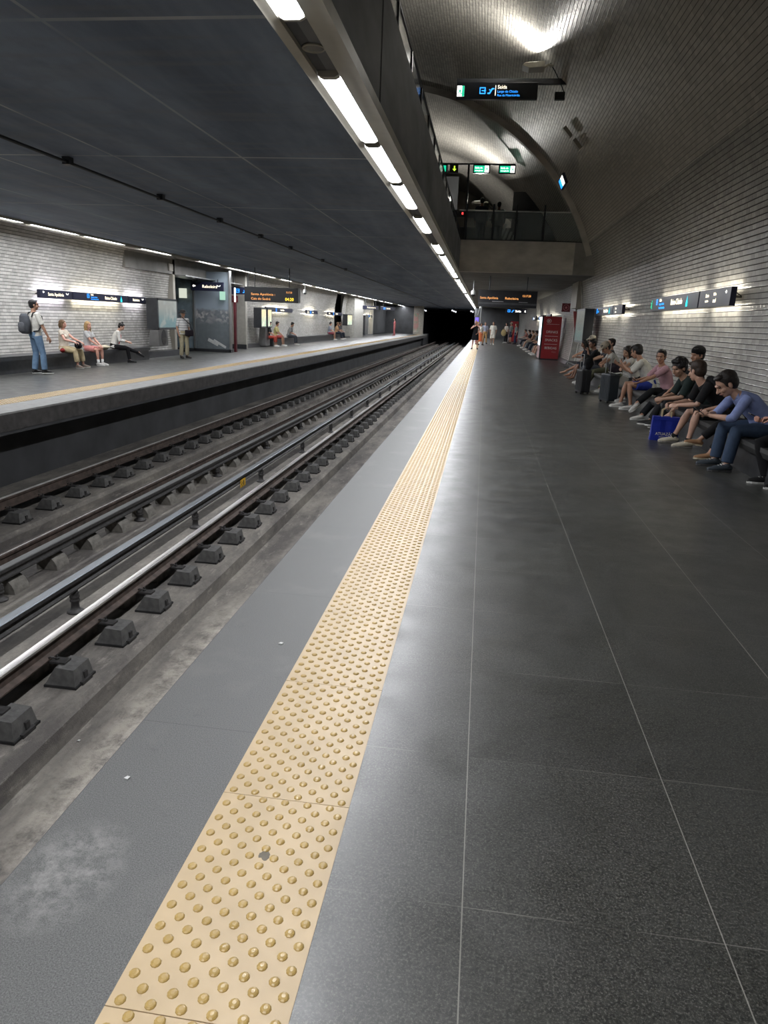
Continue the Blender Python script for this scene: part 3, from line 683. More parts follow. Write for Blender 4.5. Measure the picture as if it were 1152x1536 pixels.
# ------------------------------------------------------------------ backlit wall signs
def wall_light(x, yc, zc, ly, lz, side, e, col=(1, .93, .78), tilt=0.):
    ld = bpy.data.lights.new('sign_backlight', 'AREA'); ld.shape = 'RECTANGLE'; ld.size = ly; ld.size_y = lz; ld.energy = e; ld.color = col
    o = bpy.data.objects.new('sign_backlight', ld); COL.objects.link(o); o.location = (x, yc, zc)
    # aim at the wall: -Z of the lamp towards side*X, local X along world Y
    z = V((-side, 0, -tilt)).normalized(); xa = V((0, 1, 0)); ya = z.cross(xa); m_ = Matrix((xa, ya, z)).transposed().to_4x4(); m_.translation = o.location; o.matrix_world = m_
def sign_bar(side, y0, y1, z0, z1, x, lab, n_split=None, e=14, col=(1, .93, .78), face_mat=NAVY):
    """long backlit name bar on the wall; side +1 near wall, -1 far wall"""
    if side < 0: y0 *= 1.022; y1 *= 1.022; e *= 2.6
    t = thing('wall_sign', lab, 'sign', (x, y0, z0)); s = side; h = z1-z0; Lh = y1-y0
    xs = sorted((0, s*.09))
    obj('sign_box', MB().box(xs[0], xs[1], 0, Lh, 0, h), face_mat, t, bevel=.004)
    fx = -s*.003
    obj('edge_trim', MB().box(min(fx, 0)-.001, max(fx, 0)+.001, 0, Lh, 0, .012), DMET, t)
    br = MB()
    for yy in (Lh*.12, Lh*.88):
        br.tube([(s*.09, yy, h*.5), (s*.34, yy, h*.5)], .014, 6)
        br.tube([(s*.09, yy, h*.85), (s*.34, yy, h*.3)], .008, 5)
    obj('wall_bracket', br, IRON, t)
    obj('lamp_strip', MB().box(min(s*.095, s*.115), max(s*.095, s*.115), .06, Lh-.06, h-.04, h-.015), LITW, t)
    obj('lamp_strip', MB().box(min(s*.095, s*.115), max(s*.095, s*.115), .06, Lh-.06, .015, .04), LITW, t)
    for zz, tl in ((z0+.015, -1.3), (z1-.015, 1.3)): wall_light(x+s*.12, (y0+y1)/2+.03*Lh, zz, Lh*.85, .03, s, e*.55, col, tl)
    return t, ('-x' if s > 0 else '+x'), fx*1.6
# near wall, first group (two boxes end to end)
t, fc, fx = sign_bar(1, 13.95, 17.75, 2.08, 2.37, 3.80, 'long backlit station name sign on the near wall, above the seated people', e=17)
text('Baixa-Chiado', .165, LITW, t, (fx, 1.95, .15), fc); glyph('leaf', .20, LCYAN, t, (fx, .72, .14), fc)
glyph('square', .12, LBLUE, t, (fx, 3.18, .19), fc); text('Saída', .085, LITW, t, (fx, 2.95, .22), fc); text('Largo do Chiado', .062, LBLUE, t, (fx, 2.95, .14), fc); text('Rua da Misericórdia', .062, LBLUE, t, (fx, 2.95, .06), fc)
glyph('man', .2, LGRN, t, (fx, 3.68, .145), fc)
t, fc, fx = sign_bar(1, 12.2, 13.88, 2.08, 2.37, 3.80, 'shorter backlit direction sign on the near wall, nearest the camera', e=9)
text('Santa', .085, LITW, t, (fx, 1.30, .19), fc); text('Apolónia', .05, LITW, t, (fx, 1.30, .10), fc); text('linha', .075, LITW, t, (fx, .86, .205), fc); text('azul', .1, LITW, t, (fx, .86, .10), fc); glyph('arrow_r', .07, LIT, t, (fx, .22, .22), fc)
# near wall, second group
t, fc, fx = sign_bar(1, 22.9, 26.4, 2.07, 2.33, 3.80, 'backlit station name sign beside the near display cabinet', e=15)
text('Baixa-Chiado', .15, LITW, t, (fx, 1.6, .13), fc); glyph('leaf', .18, LCYAN, t, (fx, .5, .13), fc); glyph('square', .15, LBLUE, t, (fx, 3.0, .15), fc); text('Saída', .09, LBLUE, t, (fx, 2.8, .13), fc)
t, fc, fx = sign_bar(1, 21.3, 22.8, 2.07, 2.33, 3.80, 'short backlit sign next to the station name sign beside the near display cabinet', e=8)
text('Santa', .09, LITW, t, (fx, 1.1, .17), fc); text('Apolónia', .06, LITW, t, (fx, 1.1, .07), fc)
for y0, y1, lab in ((43, 47.5, 'small backlit sign right above the red snack machine'), (49, 52, 'small lit sign beyond the red snack machine'), (55, 58.5, 'farthest small lit sign on the near wall')):
    t, fc, fx = sign_bar(1, y0, y1, 2.03, 2.35, 3.72, lab, e=17)
    text('Baixa-Chiado', .2, LITW, t, (fx, (y1-y0)*.75, .16), fc); glyph('square', .2, LBLUE, t, (fx, (y1-y0)*.88, .16), fc)
# far wall group
FX = -12.0
t, fc, fx = sign_bar(-1, 18.02, 19.5, 1.86, 2.09, FX, 'leftmost backlit direction sign on the far wall, above the man with the backpack', e=5, col=(.88, .85, 1))
glyph('arrow_l', .08, LIT, t, (fx, .16, .16), fc); text('Santa Apolónia', .125, LITW, t, (fx, .36, .11), fc, sx=1.); glyph('gull', .12, LIT, t, (fx, 1.30, .13), fc)
t, fc, fx = sign_bar(-1, 19.6, 22.75, 1.86, 2.09, FX, 'long middle backlit station name sign on the far wall', e=10)
glyph('square', .12, LBLUE, t, (fx, .80, .14), fc); text('Saída', .075, LITW, t, (fx, .95, .18), fc); text('Largo do Chiado', .055, LBLUE, t, (fx, .95, .11), fc); text('Rua da Misericórdia', .055, LBLUE, t, (fx, .95, .05), fc)
text('Baixa-Chiado', .14, LITW, t, (fx, 1.78, .11), fc); glyph('leaf', .19, LCYAN, t, (fx, 2.82, .11), fc)
t, fc, fx = sign_bar(-1, 22.85, 24.3, 1.86, 2.09, FX, 'third backlit sign on the far wall, next to the map cabinet', e=5, col=(.9, .88, 1))
text('Reboleira', .125, LITW, t, (fx, .3, .11), fc); glyph('gull', .12, LIT, t, (fx, 1.02, .13), fc); glyph('arrow_r', .08, LIT, t, (fx, 1.3, .16), fc)
for y0, y1, lab, tx in ((38.1, 43.6, 'long lit sign on the far wall under the hanging train display', 'Baixa-Chiado'), (47.1, 50.3, 'short lit sign alone on the middle of the far wall', 'Baixa'), (53.8, 59.3, 'lit sign on the far wall above the three distant seated people', 'Baixa-Chiado'), (71.5, 76.5, 'most distant lit sign on the far wall', 'Chiado')):
    t, fc, fx = sign_bar(-1, y0, y1, 1.84, 2.09, FX, lab, e=12)
    text('Apolónia', .14, LITW, t, (fx, .2, .12), fc); glyph('square', .2, LBLUE, t, (fx, (y1-y0)*.36, .12), fc); text(tx, .15, LITW, t, (fx, (y1-y0)*.52, .12), fc); 

# ------------------------------------------------------------------ cabinets
def cabinet(side, y0, y1, z0, z1, xf, depth, lab, lit=.35, poster=None):
    s = side; t = thing('display_cabinet', lab, 'display cabinet', (xf, y0, z0)); h = z1-z0; Lh = y1-y0; a, b = sorted((0, s*depth))
    obj('case', MB().box(a, b, 0, Lh, 0, h), DMET, t, bevel=.01)
    fr = MB(); e = -s*.012; lo, hi = sorted((0, e))
    for bb in ((0, Lh, 0, .07), (0, Lh, h-.07, h), (0, .06, 0, h), (Lh-.06, Lh, 0, h)): fr.box(lo, hi, *bb)
    obj('front_frame', fr, mat('frame_grey', (.09, .1, .105), .4, .4), t)
    lo, hi = sorted((0, e*.5))
    obj('poster', MB().box(lo, hi, .06, Lh-.06, .07, h-.07), poster, t)
    lo, hi = sorted((e*.7, e*.8)); obj('glass_pane', MB().box(lo, hi, .06, Lh-.06, .07, h-.07), glass_mat('cabinet_glass', (.6, .7, .7), .1), t)
    return t
def poster_mat(name, c1, c2, c3, e, sc=3):
    m, nt, b = new_mat(name); vec, x, y, z = xyz(nt); f = noise(nt, vec, sc, 4, .6); f2 = noise(nt, vec, sc*4, 3, .7)
    c = mixc(nt, ramp(nt, z, .25, .75), c1, c2); c = mixc(nt, ramp(nt, f, .5, .62, 0, .8), c, c3); c = mixc(nt, ramp(nt, f2, .6, .7, 0, .5), c, tuple(k*.4 for k in c2))
    L(nt, c, b.inputs['Base Color']); L(nt, c, b.inputs['Emission Color']); b.inputs['Emission Strength'].default_value = e; b.inputs['Roughness'].default_value = .4
    return m
cabinet(-1, 24.35, 26.0, 1.0, 2.08, -11.45, .42, 'map cabinet on the far wall above the round mouthed bin', poster=poster_mat('map_poster', (.20, .34, .36), (.42, .42, .38), (.5, .52, .48), .25))
cabinet(1, 26.6, 28.9, 1.12, 2.32, 3.50, .32, 'tall display cabinet on the near wall by the seated group with suitcases', poster=poster_mat('greenish_poster', (.12, .24, .22), (.26, .26, .2), (.16, .2, .18), .15))
WP = poster_mat('warm_lit_poster', (.5, .62, .45), (.75, .62, .34), (.8, .75, .6), .8)
cabinet(-1, 36.3, 37.2, 1.0, 2.0, -11.45, .4, 'left one of two glowing cabinets on the far wall behind the hanging display', poster=WP)
cabinet(-1, 37.4, 38.2, 1.0, 2.0, -11.45, .4, 'right one of two glowing cabinets on the far wall behind the hanging display', poster=WP)
cabinet(-1, 60.0, 62.2, 1.05, 1.98, -11.45, .4, 'glowing cabinet beside the distant seated people on the far wall', poster=WP)
cabinet(-1, 70, 72, .15, 2.0, -11.6, .3, 'tall dark cabinet far down the far wall', poster=mat('grey_poster', (.12, .12, .12), .4))
cabinet(1, 46, 47.5, .9, 2.3, 3.5, .3, 'small dark cabinet above the people beyond the red machine', poster=mat('grey_poster', (.12, .12, .12), .4))
def bin_(y0, xf, z0, z1, lab, w=.75):
    t = thing('litter_bin', lab, 'bin', (xf, y0, z0)); h = z1-z0
    obj('bin_body', MB().prism([(0, 0), (0, h), (-.32, h), (-.4, 0)], 0, w), mat('bin_steel', (.2, .2, .2), .35, .7, var=.06), t, bevel=.01)
    obj('oval_mouth', MB().prism([(w*.55+.2*cos(a), h*.55+.27*sin(a)) for a in [2*pi*k/28 for k in range(28)]], .001, .006, 'x'), mat('bin_dark', (.035, .035, .037), .4), t)
    obj('lower_flap', MB().prism([(w*.55+.19*cos(a), h*.53+.25*sin(a)) for a in [pi+pi*k/14 for k in range(15)]], .006, .010, 'x'), mat('bin_flap', (.1, .1, .1), .3, .7), t)
    return t
bin_(24.3, -11.42, .42, .98, 'steel litter panel with a big oval mouth under the map cabinet')
bin_(37.2, -11.5, .05, 1.0, 'grey litter panel with oval mouth under the two glowing cabinets', .8)

# ------------------------------------------------------------------ hanging displays and signs
def hanging(name, lab, x0, x1, z0, z1, y, m=NAVY, d=.12, rods=True, cat='sign', zc=3.5):
    t = thing(name, lab, cat, (x0, y, z0)); w = x1-x0; h = z1-z0
    obj('sign_box', MB().box(0, w, 0, d, 0, h), m, t, bevel=.006)
    if rods:
        for k in (.18, .82): obj('hanger_rod', MB().tube([(w*k, d/2, h), (w*k, d/2, zc-z0)], .018, 6), DMET, t)
    return t, w, h
DISP = mat('display_black', (.006, .007, .010), .3)
t, w, h = hanging('train_display', 'black hanging train time display above the near platform', -.33, 1.98, 2.32, 2.96, 29.6, DISP, .25, cat='display')
text('Santa Apolónia', .125, LAMB, t, (.06, -.003, .34), '-y', sx=.95); text('Reboleira', .125, LAMB, t, (1.05, -.003, .34), '-y', sx=1.1); text('15:17:28', .11, LAMB, t, (1.72, -.003, .45), '-y', sx=.9)
obj('caption_strip', MB().box(.55, 1.0, -.003, 0, .2, .225), mat('caption_grey', (.3, .3, .32), .5), t); obj('caption_strip', MB().box(1.6, 1.95, -.003, 0, .2, .22), mat('caption_grey', (.3, .3, .32), .5), t)
obj('light_band', MB().box(0, w, -.004, 0, .1, .17), mat('band_grey', (.05, .052, .056), .5), t)
t, w, h = hanging('train_display', 'black hanging train time display above the far platform', -9.85, -7.58, 2.16, 2.74, 29.0, DISP, .25, cat='display')
text('Santa Apolónia :', .125, LAMB, t, (.28, -.003, .30), '-y', sx=1.25); text('Cais do Sodré', .13, LAMB, t, (.28, -.003, .12), '-y', sx=1.1); text('15:17:28', .10, LAMB, t, (1.75, -.003, .40), '-y', sx=.75)
text('04:20', .17, LYEL, t, (1.72, -.003, .13), '-y', sx=.95); obj('side_edge', MB().box(w, w+.02, -.01, .25, 0, h), mat('pale_edge', (.35, .35, .34), .5), t)
t, w, h = hanging('hanging_sign', 'navy hanging sign in front of the lift enclosure on the far platform', -12.35, -10.93, 2.53, 2.89, 29.5, NAVY, .1, zc=3.0)
glyph('arrow_l', .13, LIT, t, (.14, -.004, .19), '-y'); text('Reboleira', .17, LITW, t, (.5, -.004, .17), '-y'); glyph('gull', .16, LIT, t, (1.22, -.004, .19), '-y')
t, w, h = hanging('hanging_sign', 'small navy sign with a blue pictogram left behind the far train display', -12.05, -10.95, 2.53, 2.85, 33.0, NAVY, .1)
t.location.x = -11.95; glyph('square', .17, LBLUE, t, (.42, -.004, .16), '-y'); glyph('escalator', .17, LBLUE, t, (.75, -.004, .16), '-y')
t, w, h = hanging('hanging_sign', 'distant navy hanging sign, left one above the far platform', -10.85, -9.44, 2.48, 2.8, 64, NAVY, .1); text('Reboleira', .2, LITW, t, (.4, -.004, .16), '-y')
t, w, h = hanging('hanging_sign', 'distant navy hanging sign, right one above the far platform', -10.69, -9.2, 2.6, 2.95, 74, NAVY, .1); glyph('square', .2, LBLUE, t, (.4, -.004, .17), '-y'); text('Saída', .2, LITW, t, (.6, -.004, .17), '-y')
t, w, h = hanging('hanging_sign', 'small blue lit sign far away below the near train display', 1.35, 2.75, 2.42, 2.70, 50, NAVY, .1); glyph('square', .17, LBLUE, t, (.2, -.004, .14), '-y'); glyph('escalator', .17, LBLUE, t, (.45, -.004, .14), '-y'); text('Saída', .19, LIT, t, (.62, -.004, .13), '-y'); glyph('man', .14, LIT, t, (1.28, -.004, .14), '-y')
# exit sign hung from the vault
t = thing('exit_sign', 'long dark exit sign bracketed from the vault, blue pictograms and a green end', 'sign', (-1.15, 20, 7.13))
obj('sign_box', MB().box(0, 2.03, 0, .12, 0, .38), DISP, t, bevel=.006); obj('support_arm', MB().box(0, 2.75, .02, .10, .34, .47), DMET, t)
obj('end_light', MB().box(.02, .20, -.004, .0, .06, .30), LIT, t); obj('end_light', MB().box(.14, .20, -.006, -.004, .06, .30), LGRN, t); glyph('man', .14, LGRN, t, (.09, -.007, .18), '-y')
glyph('square', .15, LBLUE, t, (.66, -.004, .19), '-y'); glyph('escalator', .15, LBLUE, t, (.86, -.004, .19), '-y'); obj('divider', MB().box(.975, .99, -.004, 0, .08, .31), LITW, t)
text('Saída', .115, LITW, t, (1.03, -.004, .27), '-y'); text('Largo do Chiado', .075, LBLUE, t, (1.03, -.004, .17), '-y'); text('Rua da Misericórdia', .07, LBLUE, t, (1.03, -.004, .085), '-y')
# floodlights on the vault
def flood(x, y, z, lab, e, rot):
    t = thing('floodlight', lab, 'floodlight', (x, y, z))
    hb = MB().prism([(-.42, -.02), (-.36, .045), (.10, .07), (.12, -.06), (-.26, -.075)], -.2, .2)
    obj('housing', hb, CREAM, t, bevel=.01)
    obj('lens', MB().box(-.30, .06, -.16, .16, .066, .074), LIT, t).rotation_euler = (0, -.055, 0)
    obj('bracket', MB().tube([(.12, 0, 0), (.2, 0, .05), (.32, 0, .02)], .03, 8), CREAM, t)
    obj('cable', MB().tube([(.25, 0, .08), (.38, 0, -.1), (.55, 0, -.38), (.66, 0, -.6)], .012, 6), DMET, t)
    obj('cable_box', MB().box(.42, .66, -.05, .05, -.72, -.55), DMET, t)
    ld = bpy.data.lights.new('flood_beam', 'AREA'); ld.shape = 'RECTANGLE'; ld.size = .34; ld.size_y = .30; ld.energy = e; ld.color = (1, .97, .9)
    o = bpy.data.objects.new('flood_beam', ld); COL.objects.link(o); o.location = (x-.12, y, z+.14); o.rotation_euler = V(rot).to_track_quat('-Z', 'Y').to_euler()
flood(.86, 19.6, 7.72, 'cream floodlight shining up the vault above the hanging exit sign', 190, (-.8, -.35, .6))
flood(-.55, 33.5, 6.75, 'cream floodlight lighting the inner vault beyond the footbridge', 160, (-.45, -.2, .85))
flood(-3.2, 36, 6.6, 'added floodlight inside the inner vault, brightening the upper hall', 260, (-.1, .95, -.1))  # added source, lights the end wall behind the footbridge figures
flood(.86, 5.7, 7.72, 'unseen cream floodlight added on the vault overhead, nearest the camera', 190, (-.8, -.35, .6))  # out of view, added in line with the others to brighten the vault
flood(.86, -6., 7.72, 'unseen cream floodlight added on the vault behind the camera', 190, (-.8, -.35, .6))  # another unseen flood, added to lift the vault light
# signs over the footbridge
t = thing('sign_gantry', 'thin dark gantry carrying the green exit signs above the footbridge', 'gantry', (0, 31, 0))
obj('beam', MB().box(-2.2, .75, -.03, .03, 7.78, 7.84), DMET, t); obj('post', MB().box(-1.14, -1.06, -.04, .04, 4.55, 7.8), DMET, t)
for x, lab in ((-.93, 'left green emergency exit sign above the footbridge'), (.09, 'right green emergency exit sign above the footbridge')):
    t = thing('exit_sign', lab, 'sign', (x, 30.9, 7.46)); obj('sign_box', MB().box(0, .68, 0, .1, 0, .32), DISP, t)
    obj('lit_face', MB().box(.05, .46, -.004, 0, .04, .28), LGRN, t); obj('lit_panel', MB().box(.47, .63, -.004, 0, .04, .28), LIT, t); text('Saída de', .09, LIT, t, (.08, -.006, .20), '-y'); text('emergência', .07, LIT, t, (.08, -.006, .10), '-y'); glyph('man', .17, LGRN, t, (.55, -.006, .16), '-y')
t = thing('direction_light', 'small black sign with a yellow green down arrow above the footbridge', 'sign', (-1.86, 30.9, 7.46)); obj('sign_box', MB().box(0, .34, 0, .1, 0, .32), DISP, t); glyph('arrow_d', .2, emis('lit_lime', (.55, .9, .05), 1.5), t, (.19, -.006, .16), '-y')
t = thing('direction_light', 'green lit sign half hidden behind the walkway railing', 'sign', (-2.35, 30.9, 7.46)); obj('sign_box', MB().box(0, .4, 0, .1, 0, .32), DISP, t); obj('lit_face', MB().box(.2, .34, -.004, 0, .05, .27), LGRN, t)
t = thing('turnstile_gate', 'dark ticket gate row with small red and white lights on the upper level', 'ticket gate', (-1.9, 33, 4.55)); obj('gate_body', MB().box(0, 3.2, 0, .5, 0, 1.15), DMET, t, bevel=.02)
obj('gate_header', MB().box(0, 3.0, 0, .25, 1.55, 1.85), DISP, t)
for x in (0.05, 2.9): obj('gate_post', MB().box(x, x+.1, .05, .2, 1.1, 1.6), DMET, t)
obj('red_light', MB().box(.55, .62, -.01, 0, 1.65, 1.74), emis('lit_red', (1, .05, .05), 2), t); obj('white_light', MB().box(1.25, 1.33, -.01, 0, 1.65, 1.74), LIT, t)
t = thing('glazed_barrier', 'glass and steel ticket barrier with bright reflections on the upper level', 'barrier', (.05, 32.4, 4.55))
for k in range(4): obj('glass_leaf', MB().tube([(.05+.22*k, 0, .05), (.55+.12*k, .2, 1.25-.15*k)], .05, 6, flat=(.15, (0, 1, 0))), mat('barrier_glass', (.5, .52, .52), .15, .5), t)
obj('barrier_frame', MB().box(-.04, 0, -.05, .05, 0, 1.25).box(.95, .99, -.05, .05, 0, 1.25), STAIN, t)
t = thing('escalator_light', 'slanted yellow lit panel at the right end of the footbridge', 'light panel', (3.2, 31.8, 5.05)); obj('lit_face', MB().prism([(0, .75), (.06, .78), (.36, 0), (.2, 0)], 0, .04), emis('lit_pale_yellow', (1, .86, .38), 1.3), t)
struct('wall_11', MB().box(.85, 4.4, 34.5, 34.7, 4.55, 7.4), CONCD, 'dark wall beside the upper hall')
struct('wall_12', MB().box(-9, -1.9, 40, 40.2, 4.1, 9), CONCD)
# small objects on the vault
for loc, lab in (((1.90, 22.3, 6.93), 'upper one of two small grey boxes on the vault'), ((2.2, 22.3, 6.62), 'lower one of two small grey boxes on the vault')):
    o = tag(obj('vault_box', MB().box(-.16, .16, -.12, .12, -.05, .05), BEIGE, bevel=.01, loc=loc), lab, 'box'); o.rotation_euler = (0, radians(48), 0)
t = thing('tilted_blue_sign', 'small tilted blue lit sign on the vault right of the green exit signs', 'sign', (2.1, 24.5, 6.05)); o = obj('sign_box', MB().box(-.04, .04, -.6, .6, -.16, .16), NAVY, t); t.rotation_euler = (0, radians(-25), 0)
obj('lit_face', MB().box(-.046, -.04, -.5, .0, -.12, .12), LIT, t); obj('lit_face', MB().box(-.046, -.04, .02, .5, -.12, .12), LBLUE, t)

# ------------------------------------------------------------------ red snack machine
def machine(x0, x1, y, z1, lab, texts=True):
    t = thing('vending_machine', lab, 'vending machine', (x0, y, 0)); w = x1-x0
    obj('cabinet_body', MB().box(.06, w, 0, 1.7, .06, z1), mat('machine_red', (.30, .018, .022), .3, var=.04), t, bevel=.012)
    obj('plinth', MB().box(.06, w, .02, 1.68, 0, .06), DMET, t)
    if texts: obj('lit_window', MB().box(.0, .06, .1, 1.6, .72, z1-.04), emis('lit_cool_white', (.75, .9, 1.), 2.6), t)
    obj('front_panel', MB().box(-.0, .06, .02, 1.68, .06, .70), mat('pinkish_front', (.35, .2, .2), .4), t)
    obj('front_frame', MB().box(-.01, .07, -.005, .05, 0, z1), DMET, t)
    if texts:
        W = mat('machine_white_print', (.8, .72, .7), .5); q = .52*w+.03
        for s, z, sz in (('DRINKS', z1-.76, .17), ('SNACKS', z1-1.16, .17), ('BEBIDAS', z1-1.55, .165)): text(s, sz, W, t, (q, -.004, z), '-y', 'CENTER', .98)
        text('FRIAS', .09, mat('machine_pink_print', (.45, .2, .2), .5), t, (q+.18, -.004, z1-1.74), '-y', 'CENTER')
        mb = MB().box(.2, w-.12, -.003, 0, z1-.97, z1-.955); mb.box(.2, w-.12, -.003, 0, z1-1.365, z1-1.35); mb.box(.22, w-.1, -.003, 0, z1-.38, z1-.37)
        mb.tube([(.34+.10*cos(a), -.004, z1-.22+.09*sin(a)) for a in [2*pi*k/20 for k in range(21)]], .010, 5); mb.add([(.30, -.004, z1-.27), (.30, -.004, z1-.17), (.40, -.004, z1-.22)], [(0, 2, 1)])
        obj('printed_lines', mb, W, t)
    return t
machine(2.86, 3.82, 37.4, 2.14, 'red vending machine reading DRINKS SNACKS BEBIDAS against the near wall')
machine(2.45, 3.3, 73, 2.0, 'small distant red vending machine beyond the seated row', False)
# ------------------------------------------------------------------ dome cameras, cable, etc.
def dome(x, y, zt, lab, r=.11):
    t = thing('dome_camera', lab, 'camera', (x, y, zt)); obj('stem', MB().tube([(0, 0, 0), (0, 0, -.42)], .02, 8), WPL, t)
    obj('camera_body', MB().lathe([(.03, -.38), (r*.9, -.44), (r, -.56), (r, -.60)], n=16), WPL, t, smooth=True); obj('dome_lens', MB().ell((0, 0, -.60), (r*.85, r*.85, r*.7)), DMET, t, smooth=True)
dome(-.62, 33.5, 3.5, 'white dome camera hanging beside the near train display'); dome(-9.95, 39.5, 3.5, 'white dome camera hanging right of the far train display')
dome(-8.6, 98, 3.5, 'tiny dome camera at the tunnel end of the far platform', .2)
t = thing('ceiling_cable', 'thin dark conduit clipped under the track ceiling', 'cable', (-5.45, 0, 3.44)); obj('conduit', MB().tube([(0, Y0, 0), (0, Y1, 0)], .02, 6), DMET, t)
for y in (9.2, 11.9, 14.6, 17.3, 20, 24, 28): obj('clamp', MB().box(-.05, .05, -.05, .05, -.03, .06), DMET, t, loc=(0, y, 0))
for k, (x, lab) in enumerate(((-8.0, 'cluster of small round lamps left over the tunnel mouth'), (-4.1, 'cluster of small round lamps in the middle over the tunnel mouth'), (-1.65, 'pair of small round lamps right over the tunnel mouth'))):
    t = thing('signal_lamp', lab, 'signal lamp', (x, 95, 3.1)); obj('bracket', MB().box(-.05, .05, -.05, .05, -.1, .4), DMET, t)
    for dx, dz in ((-.22, .06), (0, -.02), (.24, -.1))[: 3 if k < 2 else 2]: obj('lamp_bulb', MB().ell((dx, 0, dz), (.1, .1, .1)), emis('signal_white', (.9, .92, 1), 1.6), t, smooth=True)
t = thing('driver_mirror_post', 'grey post with a small violet screen at the far end of the near platform', 'monitor post', (-.62, 68, 0)); obj('post', MB().tube([(.2, 0, 0), (.2, 0, 3.5)], .06, 8), STAIN, t); obj('post', MB().tube([(-.1, 0, 2.4), (.15, 0, 3.5)], .04, 8), STAIN, t); obj('screen', MB().box(-.3, .02, -.05, .05, 1.7, 2.2), emis('lit_violet', (.2, .12, .9), 1.2), t)
t = thing('poster_column', 'pale column with a pink and green poster at the tunnel end of the far platform', 'column', (-8.75, 93, 0)); obj('shaft', MB().box(-.35, .9, 0, .6, 0, 3.5), mat('pale_column', (.38, .36, .31), .6), t); obj('poster', MB().box(-.3, .3, -.02, 0, .3, 2.6), poster_mat('mixed_poster', (.5, .5, .45), (.4, .22, .2), (.1, .35, .2), .1, 1.5), t)

# ------------------------------------------------------------------ ends of the station
struct('wall_13', MB().box(-1.3, 4.3, Y1-16, Y1-15.7, 0, 3.5), CONCD, 'dark end wall of the near platform')
mb = MB(); mb.box(-13, -8.6, Y1, Y1+.3, -1.9, 3.9); mb.box(-1.0, 4.3, Y1, Y1+.3, -1.9, 3.9); mb.box(-8.6, -1.0, Y1, Y1+.3, 3.0, 3.9); struct('wall_14', mb, CONCD, 'portal wall around the dark tunnel mouth')
TUN = mat('tunnel_black', (.006, .007, .009), .9)
mb = MB(); mb.box(-8.9, -8.6, Y1, Y1+40, -1.9, 3.1); mb.box(-1.0, -.7, Y1, Y1+40, -1.9, 3.1); mb.box(-8.9, -.7, Y1, Y1+40, 3.0, 3.3); mb.box(-8.9, -.7, Y1, Y1+40, -1.9, -1.5); mb.box(-8.9, -.7, Y1+40, Y1+40.3, -1.9, 3.3); struct('wall_15', mb, TUN, 'dark running tunnel')
struct('wall_16', MB().box(-8.25, -7.9, Y1-9, Y1, -1.7, 0), CONCD); struct('wall_17', MB().box(-13, -8.2, Y1-9, Y1-8.7, -1.7, 3.6), CONCD)
struct('wall_18', MB().box(-14, 6, Y0-.3, Y0, -1.9, 10.5), CONCD, 'end wall behind the camera')
struct('wall_19', MB().box(-1.3, 4.2, Y1-16, Y1, -1.9, -.3), CONCD)
# litter on the track bed and platform
for k, (x, y, z, lab, s) in enumerate(((-2.42, 3.66, -1.645, 'tiny white scrap on the channel floor nearest the camera', .014), (-2.93, 4.5, -1.645, 'tiny pale scrap against the near kerb of the track bed', .012), (-1.17, 2.07, .001, 'small white scrap on the grey platform edge', .010), (-.93, 3.25, .001, 'small white crumb on the grey edge stone farther ahead', .012), (-2.35, 12.2, -1.64, 'flat white litter on the channel floor beside a dark gap', .05))):
    o = tag(obj('paper_scrap', MB().prism([(-s, -s*.6), (s*.7, -s), (s, s*.5), (-s*.3, s*.8)], 0, .004, 'z'), WPL, loc=(x, y, z)), lab, 'litter')
# old mark on the tactile strip
mb = MB(); rn = random.Random(3); mb.prism([((.011+.015*rn.random())*cos(a), (.011+.013*rn.random())*sin(a)) for a in [2*pi*k/18 for k in range(18)]], 0, .0008, 'z')
tag(obj('gum_stain', mb, mat('gum_grey', (.17, .15, .115), .7), loc=(-.565, 1.79, .0022)), 'dark flattened gum stain on the yellow strip', 'stain')
# ------------------------------------------------------------------ people
def lerp(a, b, t): return V(a)*(1-t)+V(b)*t
def two_bone(a, c, l1, l2, pole):
    a = V(a); c = V(c); d = c-a; D = d.length
    if D > (l1+l2)*.995: c = a+d.normalized()*(l1+l2)*.995; d = c-a; D = d.length
    if D < abs(l1-l2)+.02: D = abs(l1-l2)+.02
    u = d.normalized(); x = (l1*l1-l2*l2+D*D)/(2*D); h = sqrt(max(l1*l1-x*x, 0)); p = V(pole); p = p-u*p.dot(u)
    p = p.normalized() if p.length > 1e-6 else V((0, 0, 1)); return a+u*x+p*h, c
def remeshed(name, mb, m, parent, vox, smooth=4, fac=.5):
    me = mkmesh(name, mb, m, fix=True); o = bpy.data.objects.new(name, me); COL.objects.link(o); o.parent = parent
    r = o.modifiers.new('remesh', 'REMESH'); r.mode = 'VOXEL'; r.voxel_size = vox; r.use_smooth_shade = True
    s = o.modifiers.new('smooth', 'SMOOTH'); s.iterations = smooth; s.factor = fac
    return o
